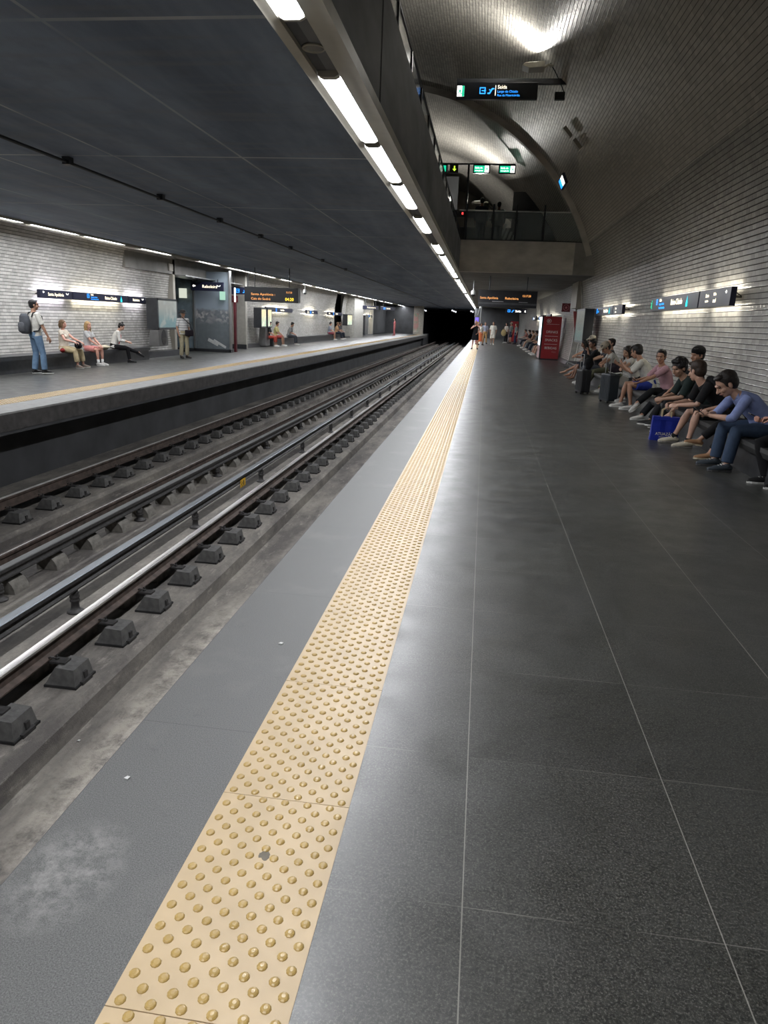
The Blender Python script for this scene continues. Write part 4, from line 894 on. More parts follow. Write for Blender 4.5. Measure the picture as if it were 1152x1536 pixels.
def hand_geo(mb, wr, d, n, side, curl=.5, sc=1., thumb_in=True):
    """wr wrist, d direction of fingers, n palm normal (palm faces n), side +1 thumb on left hand geometry"""
    d = V(d).normalized(); n = V(n); n = (n-d*n.dot(d)).normalized(); a = d.cross(n)*side   # a: towards the thumb
    P = lambda x, y, z: wr+(d*x+a*y+n*z)*sc
    mb.tube([P(-.01, 0, 0), P(.03, .002, 0), P(.065, 0, 0), P(.092, -.002, .004)], [.027*sc, .036*sc, .041*sc, .036*sc], 12, flat=(.42, n), round_ends=True)
    for k, (y, L1) in enumerate(((.030, .075), (.010, .084), (-.011, .078), (-.030, .060))):
        p0 = P(.082, y, .003); ang = 0; pts = [p0]; dd = d; q = p0
        for s_, f in ((.45, .6), (.32, 1.), (.25, .8)):
            ang += curl*f; v = d*cos(ang)+n*sin(ang); q = q+v*L1*s_*sc; pts.append(q)
        mb.tube(pts, [.0098*sc, .0093*sc, .0086*sc, .0074*sc], 8, round_ends=True)
    t0 = P(.018, .024, .006); t1 = P(.048, .052, .014+.012*curl); t2 = P(.078, .058, .022+.03*curl)
    mb.tube([t0, t1, t2, P(.098, .050, .028+.035*curl)], [.014*sc, .0125*sc, .011*sc, .009*sc], 8, round_ends=True)
SK = {}
def skin(c, nm):
    return mat('skin_'+nm, c, .5, var=.05, scale=9)
SKINS = {'fair': (.50, .30, .215), 'tan': (.36, .195, .125), 'olive': (.40, .235, .155), 'brown': (.20, .10, .06), 'pink': (.52, .27, .20)}
def striped():
    if 'cloth_white_stripe' in MATS: return
    m, nt, b = new_mat('cloth_white_stripe'); vec, x, y, z = xyz(nt)
    L(nt, mixc(nt, line_mask(nt, z, 1.0, .085, .010), (.5, .5, .48), (.16, .16, .18)), b.inputs['Base Color']); b.inputs['Roughness'].default_value = .85; MATS['cloth_white_stripe'] = m
striped()
def cloth(nm, c, rough=.85): return mat('cloth_'+nm, c, rough, var=.10, scale=11, bump=.25, bscale=35, spec=.2)
def hairm(nm, c): return mat('hair_'+nm, c, .45, var=.25, scale=40, bump=.6, bscale=90, spec=.35)
HAIRC = {'black': (.008, .007, .007), 'brown': (.028, .016, .009), 'dark': (.014, .010, .008), 'blonde': (.32, .20, .08), 'lightbrown': (.12, .07, .035), 'grey': (.2, .19, .18)}
def person(label, loc, face, sit=False, H=1.72, group=None, seat=.415, lean=0., twist=0., side=0., hipx=0., skin_='olive', fem=False, fat=1.,
           head=(0, 0, 0), hands=None, feet=None, toes=None, knees=None, footpitch=None, curl=.5, hand_dir=None, palm=None, elbow=None,
           hair='short', hairc='dark', hat=None, top=('grey', (.3, .3, .3), .45, 0), bottom=('jeans', (.1, .15, .25), 1., 0), shoes=('white', (.6, .6, .58), (.55, .55, .52)),
           socks=None, detail=1, skirt=None, headscale=1.):
    s = H/1.72; root = thing('person', label, 'person', loc, face, group)
    vb = {2: .0065, 1: .010, 0: .016}[detail]; vc = {2: .010, 1: .014, 0: .02}[detail]
    SKM = skin(SKINS[skin_], skin_); sw = (.87 if fem else 1.)
    hipz = (seat+.095*s*fat) if sit else .93*s
    hip = V((hipx, 0, hipz))
    # spine: curve from the hip towards the lean direction, rounder near the top when leaning
    def rotl(v, a, b): return Matrix.Rotation(b, 3, 'X') @ (Matrix.Rotation(a, 3, 'Y') @ V(v))
    up0 = rotl((0, 0, 1), lean*.55, side*.6); up1 = rotl((0, 0, 1), lean*1.15, side)
    waist = hip+up0*.17*s; chest = waist+lerp(up0, up1, .6).normalized()*.19*s; shc = chest+up1*.135*s; neck = shc+up1*.055*s
    lat = Matrix.Rotation(twist, 3, 'Z') @ V((0, 1, 0)); lat = (lat-up1*lat.dot(up1)).normalized(); lat0 = V((0, 1, 0))
    shw = .178*s*sw
    SH = {1: shc+lat*shw, -1: shc-lat*shw}
    hp = V(head); hup = rotl((0, 0, 1), lean*.55+hp[0], side*.5+hp[2]); nk2 = neck+(up1*.5+hup*.5).normalized()*.075*s
    # head frame: pitch hp[0] (down positive), yaw hp[1] (left positive), roll hp[2]
    hr = Matrix.Rotation(hp[1]+twist, 3, 'Z') @ Matrix.Rotation(lean*.45+hp[0], 3, 'Y') @ Matrix.Rotation(hp[2], 3, 'X')
    hs = s*1.0*headscale*(.97 if fem else 1.)
    hc = nk2+hr @ V((.018*hs, 0, .088*hs))
    HP = lambda x, y, z: hc+hr @ V((x*hs, y*hs, z*hs))
    b = MB()
    # head
    b.ell(HP(-.012, 0, .028), (.098*hs, .077*hs, .092*hs), hr, 20, 14); b.ell(HP(.022, 0, -.03), (.068*hs, .062*hs, .088*hs), hr, 18, 12)
    b.ell(HP(.050, 0, -.088), (.032*hs, .034*hs, .026*hs), hr); b.ell(HP(.006, 0, -.06), (.062*hs, .056*hs, .05*hs), hr)
    if detail: 
        b.tube([HP(.086, 0, .012), HP(.100, 0, -.018), HP(.110, 0, -.034)], [.009*hs, .012*hs, .015*hs], 8, round_ends=True); b.ell(HP(.094, 0, -.036), (.016*hs, .019*hs, .011*hs), hr)
        b.tube([HP(.078, .042, .024), HP(.090, .018, .026), HP(.092, 0, .022), HP(.090, -.018, .026), HP(.078, -.042, .024)], .011*hs, 8)
        b.ell(HP(.083, 0, -.066), (.012*hs, .024*hs, .010*hs), hr)
        for q in (1, -1): b.ell(HP(-.004, q*.078, -.012), (.020*hs, .010*hs, .031*hs), hr); b.ell(HP(.058, q*.042, -.028), (.026*hs, .022*hs, .024*hs), hr)
    nr = .053*s*(.85 if fem else 1.)
    b.tube([neck-up1*.05*s, neck+up1*.02*s, nk2, HP(-.01, 0, -.05)], [nr*1.5, nr*1.08, nr, nr*.98], 14)
    # torso rings
    def ring(c, up, la, w, d, n=20):
        la = (la-up*la.dot(up)).normalized(); fw = la.cross(up)
        return [c+la*w*cos(2*pi*k/n)+fw*d*sin(2*pi*k/n)*(1 if sin(2*pi*k/n) > 0 else 1) for k in range(n)]
    hw = .172*s*(1.02 if fem else .98)*(.5+.5*fat); ww = .145*s*(.88 if fem else 1.)*fat; cw = .168*s*sw*(.6+.4*fat); dp = .105*s*fat
    def torso(mb, off, z0=0., low=0., n=22):
        rr = []
        if low: rr.append(ring(hip-up0*low*s, up0, lat0, hw+off, .118*s*fat+off))
        rr += [ring(hip+up0*.0, up0, lat0, hw+off, .122*s*fat+off), ring(lerp(hip, waist, .5), up0, lat0, (hw+ww)/2+off, .112*s*fat+off), ring(waist, up0, lat0, ww+off, dp+off),
               ring(lerp(waist, chest, .5), up0, lerp(lat0, lat, .5), (ww+cw)/2+off, dp+.008*s+off), ring(chest, up1, lat, cw+off, .116*s*(.7+.3*fat)+off), ring(lerp(chest, shc, .6), up1, lat, .172*s*sw+off, .10*s+off), ring(shc+up1*.012*s, up1, lat, .135*s*sw+off, .078*s+off), ring(shc+up1*.045*s, up1, lat, .085*s+off, .062*s+off*.6)]
        mb.loft(rr)
    torso(b, -.012*s, low=.06)
    if fem:
        for q in (1, -1): b.ell(chest+lat*q*.07*s+(lat.cross(up1))*.075*s+up1*.0*s, (.055*s, .055*s, .055*s))
    # arms
    arms = {}; hands = hands or {}; la1, la2 = .285*s, .255*s
    for q in (1, -1):
        tgt = V(hands[q]) if q in hands else SH[q]+V((.04, q*.05, -.52*s))
        pole = V(elbow[q]) if elbow and q in elbow else V((-.5, q*.6, -.5))
        el, wr = two_bone(SH[q], tgt, la1, la2, pole); arms[q] = (SH[q], el, wr)
        b.tube([SH[q]-lat*q*.045*s, SH[q], lerp(SH[q], el, .35), el, lerp(el, wr, .3), lerp(el, wr, .7), wr], [.052*s, .050*s, .045*s*(.9 if fem else 1.02), .036*s, .038*s*(.9 if fem else 1), .030*s, .0245*s], 12, round_ends=True)
        hd = V(hand_dir[q]) if hand_dir and q in hand_dir else (wr-el).normalized(); pn = V(palm[q]) if palm and q in palm else (V((0, -q, -.25)) if not sit else V((0, 0, -1)))
        if detail: hand_geo(b, wr+hd*.012*s, hd, pn, q if True else 1, curl, s*.98)
        else: b.tube([wr, wr+hd.normalized()*.09*s, wr+hd.normalized()*.16*s], [.026*s, .034*s, .018*s], 8, flat=(.5, pn), round_ends=True)
    # legs
    legs = {}; ll1, ll2 = .425*s, .405*s
    for q in (1, -1):
        hj = hip+V((.0, q*.092*s, -.01*s))
        if feet and q in feet: an = V(feet[q])
        elif sit: an = V((hipx+.44*s, q*.13, .085*s))
        else: an = V((0.0, q*.10, .085*s))
        pole = V(knees[q]) if knees and q in knees else (V((.6, q*.12, 1)) if sit else V((1, q*.1, 0)))
        kn, an = two_bone(hj, an, ll1, ll2, pole); legs[q] = (hj, kn, an)
        f = fat**.5*(.93 if detail and fem and not sit else 1)
        b.tube([hj, lerp(hj, kn, .3), lerp(hj, kn, .75), kn, lerp(kn, an, .28), lerp(kn, an, .7), an], [.083*s*f, .078*s*f, .058*s*f, .052*s, .054*s*f, .036*s, .033*s], 14, round_ends=True)
    tz = {}
    for q in (1, -1):
        hj, kn, an = legs[q]; ta = toes[q] if toes and q in toes else q*.18; fp = footpitch[q] if footpitch and q in footpitch else 0.
        fd = V((cos(ta)*cos(fp), sin(ta)*cos(fp), -sin(fp))); tz[q] = fd; fu = V((cos(ta)*sin(fp), sin(ta)*sin(fp), cos(fp)))
        b.tube([an-fu*.02*s, an-fu*.035*s+fd*.05*s, an-fu*.052*s+fd*.12*s, an-fu*.06*s+fd*.165*s], [.036*s, .036*s, .030*s, .02*s], 10, round_ends=True)
    body = remeshed('body', b, SKM, root, vb, 4 if detail < 2 else 3, .5)
    # shoes
    if shoes:
        for q in (1, -1):
            hj, kn, an = legs[q]; fd = tz[q]; ta = toes[q] if toes and q in toes else q*.18; fp = footpitch[q] if footpitch and q in footpitch else 0.
            fu = V((cos(ta)*sin(fp), sin(ta)*sin(fp), cos(fp))); fs = fu.cross(fd); m_ = MB()
            F = lambda x, y, z: an+(fd*x+fs*y+fu*z)*s
            open_ = shoes[0].startswith('sandal')
            if not open_:
                m_.tube([F(-.045, 0, -.035), F(0, 0, -.028), F(.06, 0, -.038), F(.13, 0, -.052), F(.185, .0, -.060)], [.036*s, .043*s, .044*s, .043*s, .032*s], 14, flat=(.86, fu), round_ends=True); m_.tube([F(-.012, 0, -.03), F(-.008, 0, .018)], [.043*s, .040*s], 14)
                sh = remeshed('shoe', m_, cloth('shoe_'+shoes[0], shoes[1], .6), root, .008 if detail else .014, 2)
            out = [(-.075, .0), (-.062, .026), (-.02, .034), (.05, .034), (.11, .047), (.17, .044), (.205, .022), (.214, 0), (.203, -.024), (.17, -.042), (.11, -.043), (.05, -.036), (-.02, -.034), (-.062, -.026)]
            ms = MB(); ms.loft([[F(x, y, -.086) for x, y in out], [F(x*1.01, y*1.06, -.078) for x, y in out], [F(x, y, -.062) for x, y in out]])
            so = obj('sole', ms, cloth('sole_'+shoes[0], shoes[2], .6), None if False else (sh if not open_ else root), smooth=False)
            if not open_ and detail == 2:
                lm = MB()
                for k in range(4): x = .035+.026*k; lm.tube([F(x, .024, .012-.012*k-.004), F(x+.008, 0, .020-.0125*k), F(x, -.024, .012-.012*k-.004)], .0035*s, 5)
                obj('laces', lm, cloth('lace', (.55, .55, .52)), sh)
            if open_:
                st = MB(); st.tube([F(.12, .046, -.07), F(.12, .03, -.035), F(.12, 0, -.022), F(.12, -.03, -.035), F(.12, -.045, -.07)], .010*s, 6, flat=(.4, fu)); obj('strap', st, cloth('sandal_strap', shoes[1]), root)
    if socks:
        for q in (1, -1):
            hj, kn, an = legs[q]; k_ = MB(); k_.tube([an-V((0, 0, .03)), an, lerp(an, kn, socks[1])], [.040*s, .038*s, .044*s], 14); obj('sock', k_, cloth('sock_'+socks[0], socks[2]), root, smooth=True)
    # trousers / shorts
    if bottom:
        nm, c, frac, flare = bottom; mt = cloth(nm, c); m_ = MB(); m_.loft([ring(hip-up0*.07*s, up0, lat0, hw*.93, .112*s*fat), ring(hip, up0, lat0, hw+.008, .128*s*fat+.006), ring(lerp(hip, waist, .55), up0, lat0, (hw+ww)/2+.008, .118*s*fat+.006)])
        for q in (1, -1):
            hj, kn, an = legs[q]; f = fat**.5
            if frac <= .5:
                t_ = frac*2; e = lerp(hj, kn, t_); m_.tube([hj, lerp(hj, kn, t_*.5), e], [.096*s*f, (.092+flare*.5)*s*f, (.082+flare)*s*f], 16)
            else:
                t_ = (frac-.5)*2; e = lerp(kn, an, t_)
                m_.tube([hj, lerp(hj, kn, .4), lerp(hj, kn, .85), kn, lerp(kn, e, .25), lerp(kn, e, .7), e], [.094*s*f, .088*s*f, .070*s*f, .066*s*f, (.066+flare*.4)*s, (.058+flare)*s, (.054+flare)*s], 16)
        remeshed('shorts' if frac <= .6 else 'trousers', m_, mt, root, vc, 3)
    if skirt:
        nm, c, ln = skirt; m_ = MB(); e0 = hip-up0*.02*s; 
        if not sit:
            m_.loft([ring(lerp(hip, waist, .8), up0, lat0, ww+.012, dp+.014), ring(hip, up0, lat0, hw+.016, .13*s), ring(hip-V((0, 0, ln*.5)), V((0, 0, 1)), lat0, hw+.04, .155*s), ring(hip-V((0, 0, ln)), V((0, 0, 1)), lat0, hw+.055, .175*s)])
        else:
            m_.loft([ring(lerp(hip, waist, .8), up0, lat0, ww+.012, dp+.014), ring(hip, up0, lat0, hw+.02, .14*s)])
            for q in (1, -1): hj, kn, an = legs[q]; m_.tube([hj, lerp(hj, kn, .6), lerp(hj, kn, min(1, ln*2)), lerp(kn, an, max(0, ln*2-1))], [.10*s, .1*s, .095*s, .1*s], 14)
            m_.tube([hip+V((.05, 0, -.02)), lerp(legs[1][1], legs[-1][1], .5)-V((.05, 0, .02))], [.1*s, .09*s], 12)
        remeshed('skirt', m_, cloth(nm, c), root, vc, 3)
    # shirt
    nm, c, sl, hem = top; mt = cloth(nm, c); m_ = MB(); torso(m_, .010*s, low=hem)
    if fem:
        for q in (1, -1): m_.ell(chest+lat*q*.07*s+(lat.cross(up1))*.080*s, (.062*s, .062*s, .060*s))
    if sl > 0:
        for q in (1, -1):
            S_, el, wr = arms[q]; k1 = .058 if sl < .5 else .056
            if sl <= .5:
                m_.tube([S_-lat*q*.05*s, S_+V((0, 0, .006)), lerp(S_, el, sl)*1, lerp(S_, el, sl*2)], [.062*s, .064*s, .062*s, (.060)*s], 16)
            else:
                e = lerp(el, wr, (sl-.5)*2); m_.tube([S_-lat*q*.05*s, S_+V((0, 0, .006)), lerp(S_, el, .5), el, lerp(el, e, .5), e], [.062*s, .062*s, .056*s, .052*s, .047*s, .043*s], 16)
    shirt = remeshed('shirt', m_, mt, root, vc, 4)
    if sl == .56 or 'collar' in nm:
        k_ = MB(); la = lat; fw = lat.cross(up1)
        for q in (1, -1): k_.add([neck+la*q*.062*s-fw*.02*s+up1*.018*s, neck+la*q*.058*s+fw*.03*s+up1*.012*s, neck+fw*.078*s-up1*.015*s+la*q*.006*s, neck+la*q*.05*s+fw*.085*s-up1*.055*s, neck+la*q*.085*s+fw*.03*s-up1*.02*s], [(0, 1, 2, 3, 4)])
        co = obj('collar', k_, mt, root); sd = co.modifiers.new('thick', 'SOLIDIFY'); sd.thickness = .005
    # hair
    hm = hairm(hairc, HAIRC[hairc]); h_ = MB()
    if hair in ('short', 'curly', 'bun', 'long', 'pony', 'buzz', 'bob'):
        k = {'short': 1., 'curly': 1.08, 'bun': 1., 'long': 1.04, 'pony': 1., 'buzz': .965, 'bob': 1.05}[hair]
        h_.ell(HP(-.026, 0, .046), (.100*k*hs, .087*k*hs, .086*k*hs), hr, 22, 14); h_.ell(HP(-.045, 0, .0), (.074*k*hs, .080*k*hs, .088*k*hs), hr, 20, 12)
        if hair in ('short', 'bun', 'pony', 'buzz'):
            h_.ell(HP(.040, .012, .098), (.048*hs, .056*hs, .024*hs), hr)
            for q in (1, -1): h_.ell(HP(.018, q*.070, .012), (.018*hs, .010*hs, .032*hs), hr)
        if hair == 'curly':
            rn = random.Random(5)
            for i in range(70):
                a = rn.uniform(-2.4, 2.4)+pi; e = rn.uniform(-.25, 1.4); h_.ell(HP(-.02+.098*cos(e)*cos(a), .086*cos(e)*sin(a), .045+.088*sin(e)), (.024*hs,)*3, None, 8, 5)
            for i in range(12): h_.ell(HP(.052+.01*rn.random(), -.05+.1*i/11, .095+.02*rn.random()), (.022*hs,)*3, None, 8, 5)
        if hair == 'bun': h_.ell(HP(-.035, 0, .140), (.040*hs, .040*hs, .038*hs), hr)
        if hair in ('long', 'bob'):
            ln = -.24 if hair == 'long' else -.10
            for q in (1, -1):
                h_.tube([HP(.022, q*.062, .075), HP(.012, q*.084, 0), HP(.0, q*.088, -.09), HP(-.01+(.03 if hair == 'long' else 0), q*.080, ln)], [.028*hs, .028*hs, .030*hs, .016*hs], 10, round_ends=True)
                h_.tube([HP(-.05, q*.04, .06), HP(-.08, q*.045, -.05), HP(-.085, q*.045, ln)], [.05*hs, .05*hs, .026*hs], 10, round_ends=True)
        if hair == 'pony': h_.tube([HP(-.10, 0, .05), HP(-.15, 0, .01), HP(-.15, 0, -.10)], [.024*hs, .03*hs, .012*hs], 10, round_ends=True)
        # carve room for the face: hair stays behind the brow because of its centre; keep as one mass
        remeshed('hair', h_, hm, root, .008 if detail else .014, 2, .4)
    if hat:
        kind, hcx = hat; k_ = MB(); hm2 = cloth('hat_'+kind+str(hcx[0]), hcx)
        k_.ell(HP(-.014, 0, .066), ((.116 if kind == 'bucket' else .110)*hs, (.104 if kind == 'bucket' else .095)*hs, .084*hs), hr, 22, 14)
        ht = remeshed('cap' if kind != 'bucket' else 'hat', k_, hm2, root, .009 if detail else .014, 1, .3)
        br = MB()
        if kind == 'cap':
            out = [(.062, .078), (.12, .070), (.165, .045), (.18, 0), (.165, -.045), (.12, -.070), (.062, -.078)]
            br.loft([[HP(x, y, .058-.35*(x-.08)+.0) for x, y in out], [HP(x, y, .066-.35*(x-.08)) for x, y in out]])
        if kind == 'bucket': br.loft([[HP(-.014+.098*cos(a), .09*sin(a), .062) for a in [2*pi*i/20 for i in range(20)]], [HP(-.014+.175*cos(a), .165*sin(a), .022) for a in [2*pi*i/20 for i in range(20)]], [HP(-.014+.173*cos(a), .163*sin(a), .012) for a in [2*pi*i/20 for i in range(20)]]])
        if br.v: obj('brim', br, hm2, ht)
    if detail == 2:
        eb = MB(); 
        for q in (1, -1): eb.tube([HP(.086, q*.014, .034), HP(.090, q*.032, .039), HP(.078, q*.052, .032)], .0045*hs, 6, flat=(.6, (0, 0, 1)))
        obj('eyebrows', eb, hm, root)
        for q in (1, -1): obj('eye', MB().ell(HP(.079, q*.032, .008), (.010*hs, .013*hs, .0075*hs), hr, 10, 7), mat('eye_dark', (.03, .022, .02), .2), root, smooth=True)
        obj('lips', MB().tube([HP(.089, .022, -.066), HP(.0955, .008, -.063), HP(.0955, -.008, -.063), HP(.089, -.022, -.066)], .0048*hs, 6, round_ends=True), mat('lips', (.30, .11, .09), .4), root, smooth=True)
    R = Matrix.Rotation(face, 4, 'Z'); R.translation = V(loc)
    return dict(root=root, arms=arms, legs=legs, hip=hip, chest=chest, shc=shc, neck=neck, up1=up1, lat=lat, HP=HP, W=lambda p: R @ V(p), s=s, tz=tz)
def phone(P, side, label, fwd=(1, 0, 0), up=(0, 0, 1), off=(.10, 0, .02), case=(.01, .01, .012), lit=False):
    wr = P['arms'][side][2]; u = V(up).normalized(); f = V(fwd); f = (f-u*f.dot(u)).normalized(); r = u.cross(f)
    t = thing('smartphone', label, 'phone', P['W'](wr+V(off)), P['root'].rotation_euler.z)
    c = lambda a, b, d: f*a+r*b+u*d
    def slab(h0, h1, w, l):
        vs = [c(x, y, z) for z in (h0, h1) for x, y in ((-l, -w), (l, -w), (l, w), (-l, w))]; return MB().add(vs, [(0, 3, 2, 1), (4, 5, 6, 7), (0, 1, 5, 4), (1, 2, 6, 5), (2, 3, 7, 6), (3, 0, 4, 7)])
    obj('phone_body', slab(-.004, .004, .036, .075), mat('phone_case_%d' % int(case[0]*100), case, .3), t, bevel=.002); obj('screen', slab(.004, .0048, .033, .071), emis('phone_screen', (.7, .8, 1), .5) if lit else mat('phone_glass', (.02, .02, .025), .1), t)
    return t
def backpack_geo(t, w, h, d, m, ms):
    obj('pack_body', MB().loft([[(-d/2+d*.5*sin(a)*k, w/2*cos(a)*k2, z) for a in [2*pi*i/16 for i in range(16)]] for z, k, k2 in ((0, .55, .7), (.03, .9, .95), (h*.5, 1., 1.), (h*.85, .8, .92), (h, .35, .55))]), m, t, smooth=True)
    obj('front_pocket', MB().loft([[(-d*.86+d*.25*sin(a)*k, w*.38*cos(a)*k2, z) for a in [2*pi*i/16 for i in range(16)]] for z, k, k2 in ((.04, .5, .8), (.07, 1, 1), (h*.5, 1, 1), (h*.58, .4, .7))]), ms, t, smooth=True)
def suitcase(label, loc, rz, w, d, h, c, hnd=.35):
    t = thing('suitcase', label, 'suitcase', loc, rz); m = mat('suitcase_%d' % int(c[2]*1000), c, .5, var=.1); sh = MB().box(-d/2, d/2, -w/2, w/2, .05, h)
    obj('shell', sh, m, t, bevel=.03); r = MB()
    for k in range(5): y = -w*.34+w*.17*k; r.box(d/2-.002, d/2+.006, y-.008, y+.008, .10, h-.06); r.box(-d/2-.006, -d/2+.002, y-.008, y+.008, .10, h-.06)
    obj('shell_ribs', r, m, t); obj('zip_seam', MB().box(-.006, .006, -w/2-.003, w/2+.003, .06, h+.003), DMET, t)
    for x in (-d*.35, d*.35):
        for y in (-w*.38, w*.38): wh = obj('wheel', MB().lathe([(.024, -.012), (.026, 0), (.024, .012)], n=14), RUB, t, loc=(x, y, .026)); wh.rotation_euler = (pi/2, 0, 0)
        obj('wheel_fork', MB().box(x-.02, x+.02, -w*.44, w*.44, .045, .065), DMET, t)
    obj('telescopic_handle', MB().tube([(-d*.3, -w*.25, h), (-d*.3, -w*.25, h+hnd), (-d*.3, w*.25, h+hnd), (-d*.3, w*.25, h)], .009, 8), STAIN, t); obj('carry_handle', MB().tube([(0, -.07, h), (0, -.06, h+.03), (0, .06, h+.03), (0, .07, h)], .010, 8), DMET, t); return t

FL = pi  # people on the near bench face the tracks (-X)
SW = ('white_sneaker', (.50, .49, .46), (.6, .6, .57)); BW = ('black_white', (.02, .02, .02), (.6, .6, .57)); BK = ('black_shoe', (.012, .012, .013), (.02, .02, .02))
# world -> local helper for a person at loc facing a
def LOC(loc, a):
    R = Matrix.Rotation(-a, 3, 'Z'); return lambda x, y, z: R @ (V((x, y, z))-V((loc[0], loc[1], 0)))
# P1: man in the light blue shirt
l = (3.56, 9.32, 0); a = radians(184); Q = LOC(l, a)
p = person('man in a light blue shirt and jeans bent over a phone, nearest on the bench', l, a, True, 1.82, lean=.90, head=(.22, .0, .0), headscale=1.2, fat=1.1, skin_='fair', hands={1: Q(2.86, 9.20, .66), -1: Q(2.86, 9.34, .66)},
    elbow={1: (-.3, .9, -.6), -1: (-.3, -.9, -.6)}, curl=.75, palm={1: (0, -.6, .8), -1: (0, .6, .8)}, hair='short', hairc='dark', top=('light_blue_collar', (.21, .26, .47), .62, .05), bottom=('blue_jeans', (.040, .062, .105), .97, .012), shoes=('grey_blue', (.045, .055, .065), (.06, .06, .06)), socks=None,
    feet={1: Q(3.08, 9.02, .088), -1: Q(3.06, 9.40, .088)}, toes={1: .05, -1: -.05}, detail=2)
phone(p, 1, 'dark smartphone in the hands of the man in the light blue shirt', off=(.13, -.06, .05), fwd=(.8, 0, .3), up=(-.6, 0, .8))
# P0: cropped person at the right edge
l = (3.64, 8.42, 0); a = radians(180); Q = LOC(l, a)
p = person('person in black trousers and canvas shoes cut off by the right edge', l, a, True, 1.75, lean=.12, skin_='pink', hands={1: Q(3.28, 8.30, .76), -1: Q(3.24, 8.53, .72)}, curl=.8, palm={1: (0, 0, -1), -1: (.3, .4, .8)}, hair='short', hairc='brown',
    top=('black_top', (.01, .01, .011), .45, .05), bottom=('black_trousers', (.008, .008, .009), .98, .015), shoes=('canvas_black', (.012, .012, .012), (.55, .55, .52)), feet={1: Q(3.42, 8.12, .088), -1: Q(3.34, 8.40, .088)}, toes={1: 0, -1: 0}, detail=2)
phone(p, -1, 'black smartphone held at the right edge above the jeans of the man in blue', off=(.10, 0, .03), fwd=(.8, 0, .25), up=(-.4, 0, .9))
# P4b: dark person between, tan espadrilles
l = (3.64, 9.80, 0); a = radians(180); Q = LOC(l, a)
person('person in black with tan shoes hidden behind the man in the blue shirt', l, a, True, 1.56, lean=.80, skin_='tan', head=(.2, 0, 0), hands={1: Q(3.1, 10.0, .62), -1: Q(3.1, 10.25, .62)}, hair='short', hairc='black', top=('black_tee', (.012, .012, .013), .4, .05), bottom=('black_trousers', (.008, .008, .009), .9, .01),
    shoes=('tan_suede', (.30, .17, .09), (.48, .42, .30)), feet={1: Q(3.10, 9.78, .09), -1: Q(3.04, 10.10, .22)}, toes={1: 0, -1: .1}, footpitch={1: 0, -1: -.15}, knees={1: (.4, .2, 1), -1: (.4, -.3, 1)}, detail=1)
# P2: black T-shirt, looking away
l = (3.60, 11.0, 0); a = radians(182); Q = LOC(l, a)
p = person('dark haired man in a black T-shirt and shorts holding the blue bag, face turned away', l, a, True, 1.82, lean=.84, head=(-.12, -.95, 0), headscale=1.15, fat=1.1, skin_='fair', hands={1: Q(2.93, 10.95, .60), -1: Q(2.93, 11.22, .60)}, curl=.8, palm={1: (0, -.7, -.5), -1: (0, .7, -.5)}, elbow={1: (-.2, .5, -.8), -1: (-.2, -.5, -.8)}, hair='short', hairc='brown',
    top=('black_tee', (.010, .010, .011), .44, .05), bottom=('black_shorts', (.012, .012, .012), .44, .012), shoes=('cream_sneaker', (.46, .42, .33), (.20, .19, .17)), socks=('black', .12, (.01, .01, .01)), feet={1: Q(3.09, 10.78, .088), -1: Q(3.00, 11.22, .088)}, toes={1: .0, -1: 0}, detail=2)
# P3: curly hair
l = (3.60, 12.02, 0); a = radians(180); Q = LOC(l, a)
p = person('curly haired man in a dark green T-shirt leaning forward with folded hands', l, a, True, 1.80, lean=.80, head=(.0, .55, 0), headscale=1.12, skin_='olive', hands={1: Q(2.93, 11.86, .60), -1: Q(2.93, 12.02, .60)}, curl=.9, palm={1: (0, -.8, -.3), -1: (0, .8, -.3)}, hair='curly', hairc='black',
    top=('dark_green_tee', (.020, .030, .028), .46, .05), bottom=('grey_shorts', (.03, .03, .032), .44, .012), shoes=('black_white', (.02, .02, .02), (.6, .6, .57)), socks=('black', .10, (.01, .01, .01)), feet={1: Q(3.12, 12.35, .088), -1: Q(3.05, 12.82, .088)}, toes={1: 0, -1: -.1}, detail=2)
# P4: black cap, upright against the wall, backpack
l = (3.70, 12.95, 0); a = radians(180); Q = LOC(l, a)
p = person('person in a black cap sitting upright against the tiles behind the curly haired man', l, a, True, 1.80, lean=.04, head=(.05, .5, 0), headscale=1.1, skin_='tan', hands={1: Q(3.3, 12.85, .62), -1: Q(3.3, 13.1, .62)}, hair='buzz', hairc='black', hat=('beanie', (.008, .008, .009)), top=('black_tee', (.012, .012, .013), .44, .05), bottom=('dark_trousers', (.014, .014, .016), .97, .01), shoes=BW,
    feet={1: Q(3.2, 12.9, .088), -1: Q(3.1, 13.25, .088)}, detail=1)
t = thing('backpack', 'black backpack worn by the dark haired man in the black T-shirt', 'backpack', (3.62, 11.0, .62), radians(182)); t.rotation_euler = (0, -.55, radians(2)); 
backpack_geo(t, .32, .46, .20, cloth('pack_black', (.016, .017, .019)), cloth('pack_grey', (.03, .033, .036)))
t.location = (3.50, 10.98, .60); t.rotation_euler = (0, 0, 0); t.rotation_euler = (0, -.62, 0); [setattr(c, 'scale', (-1, 1, 1)) for c in kids(t)]
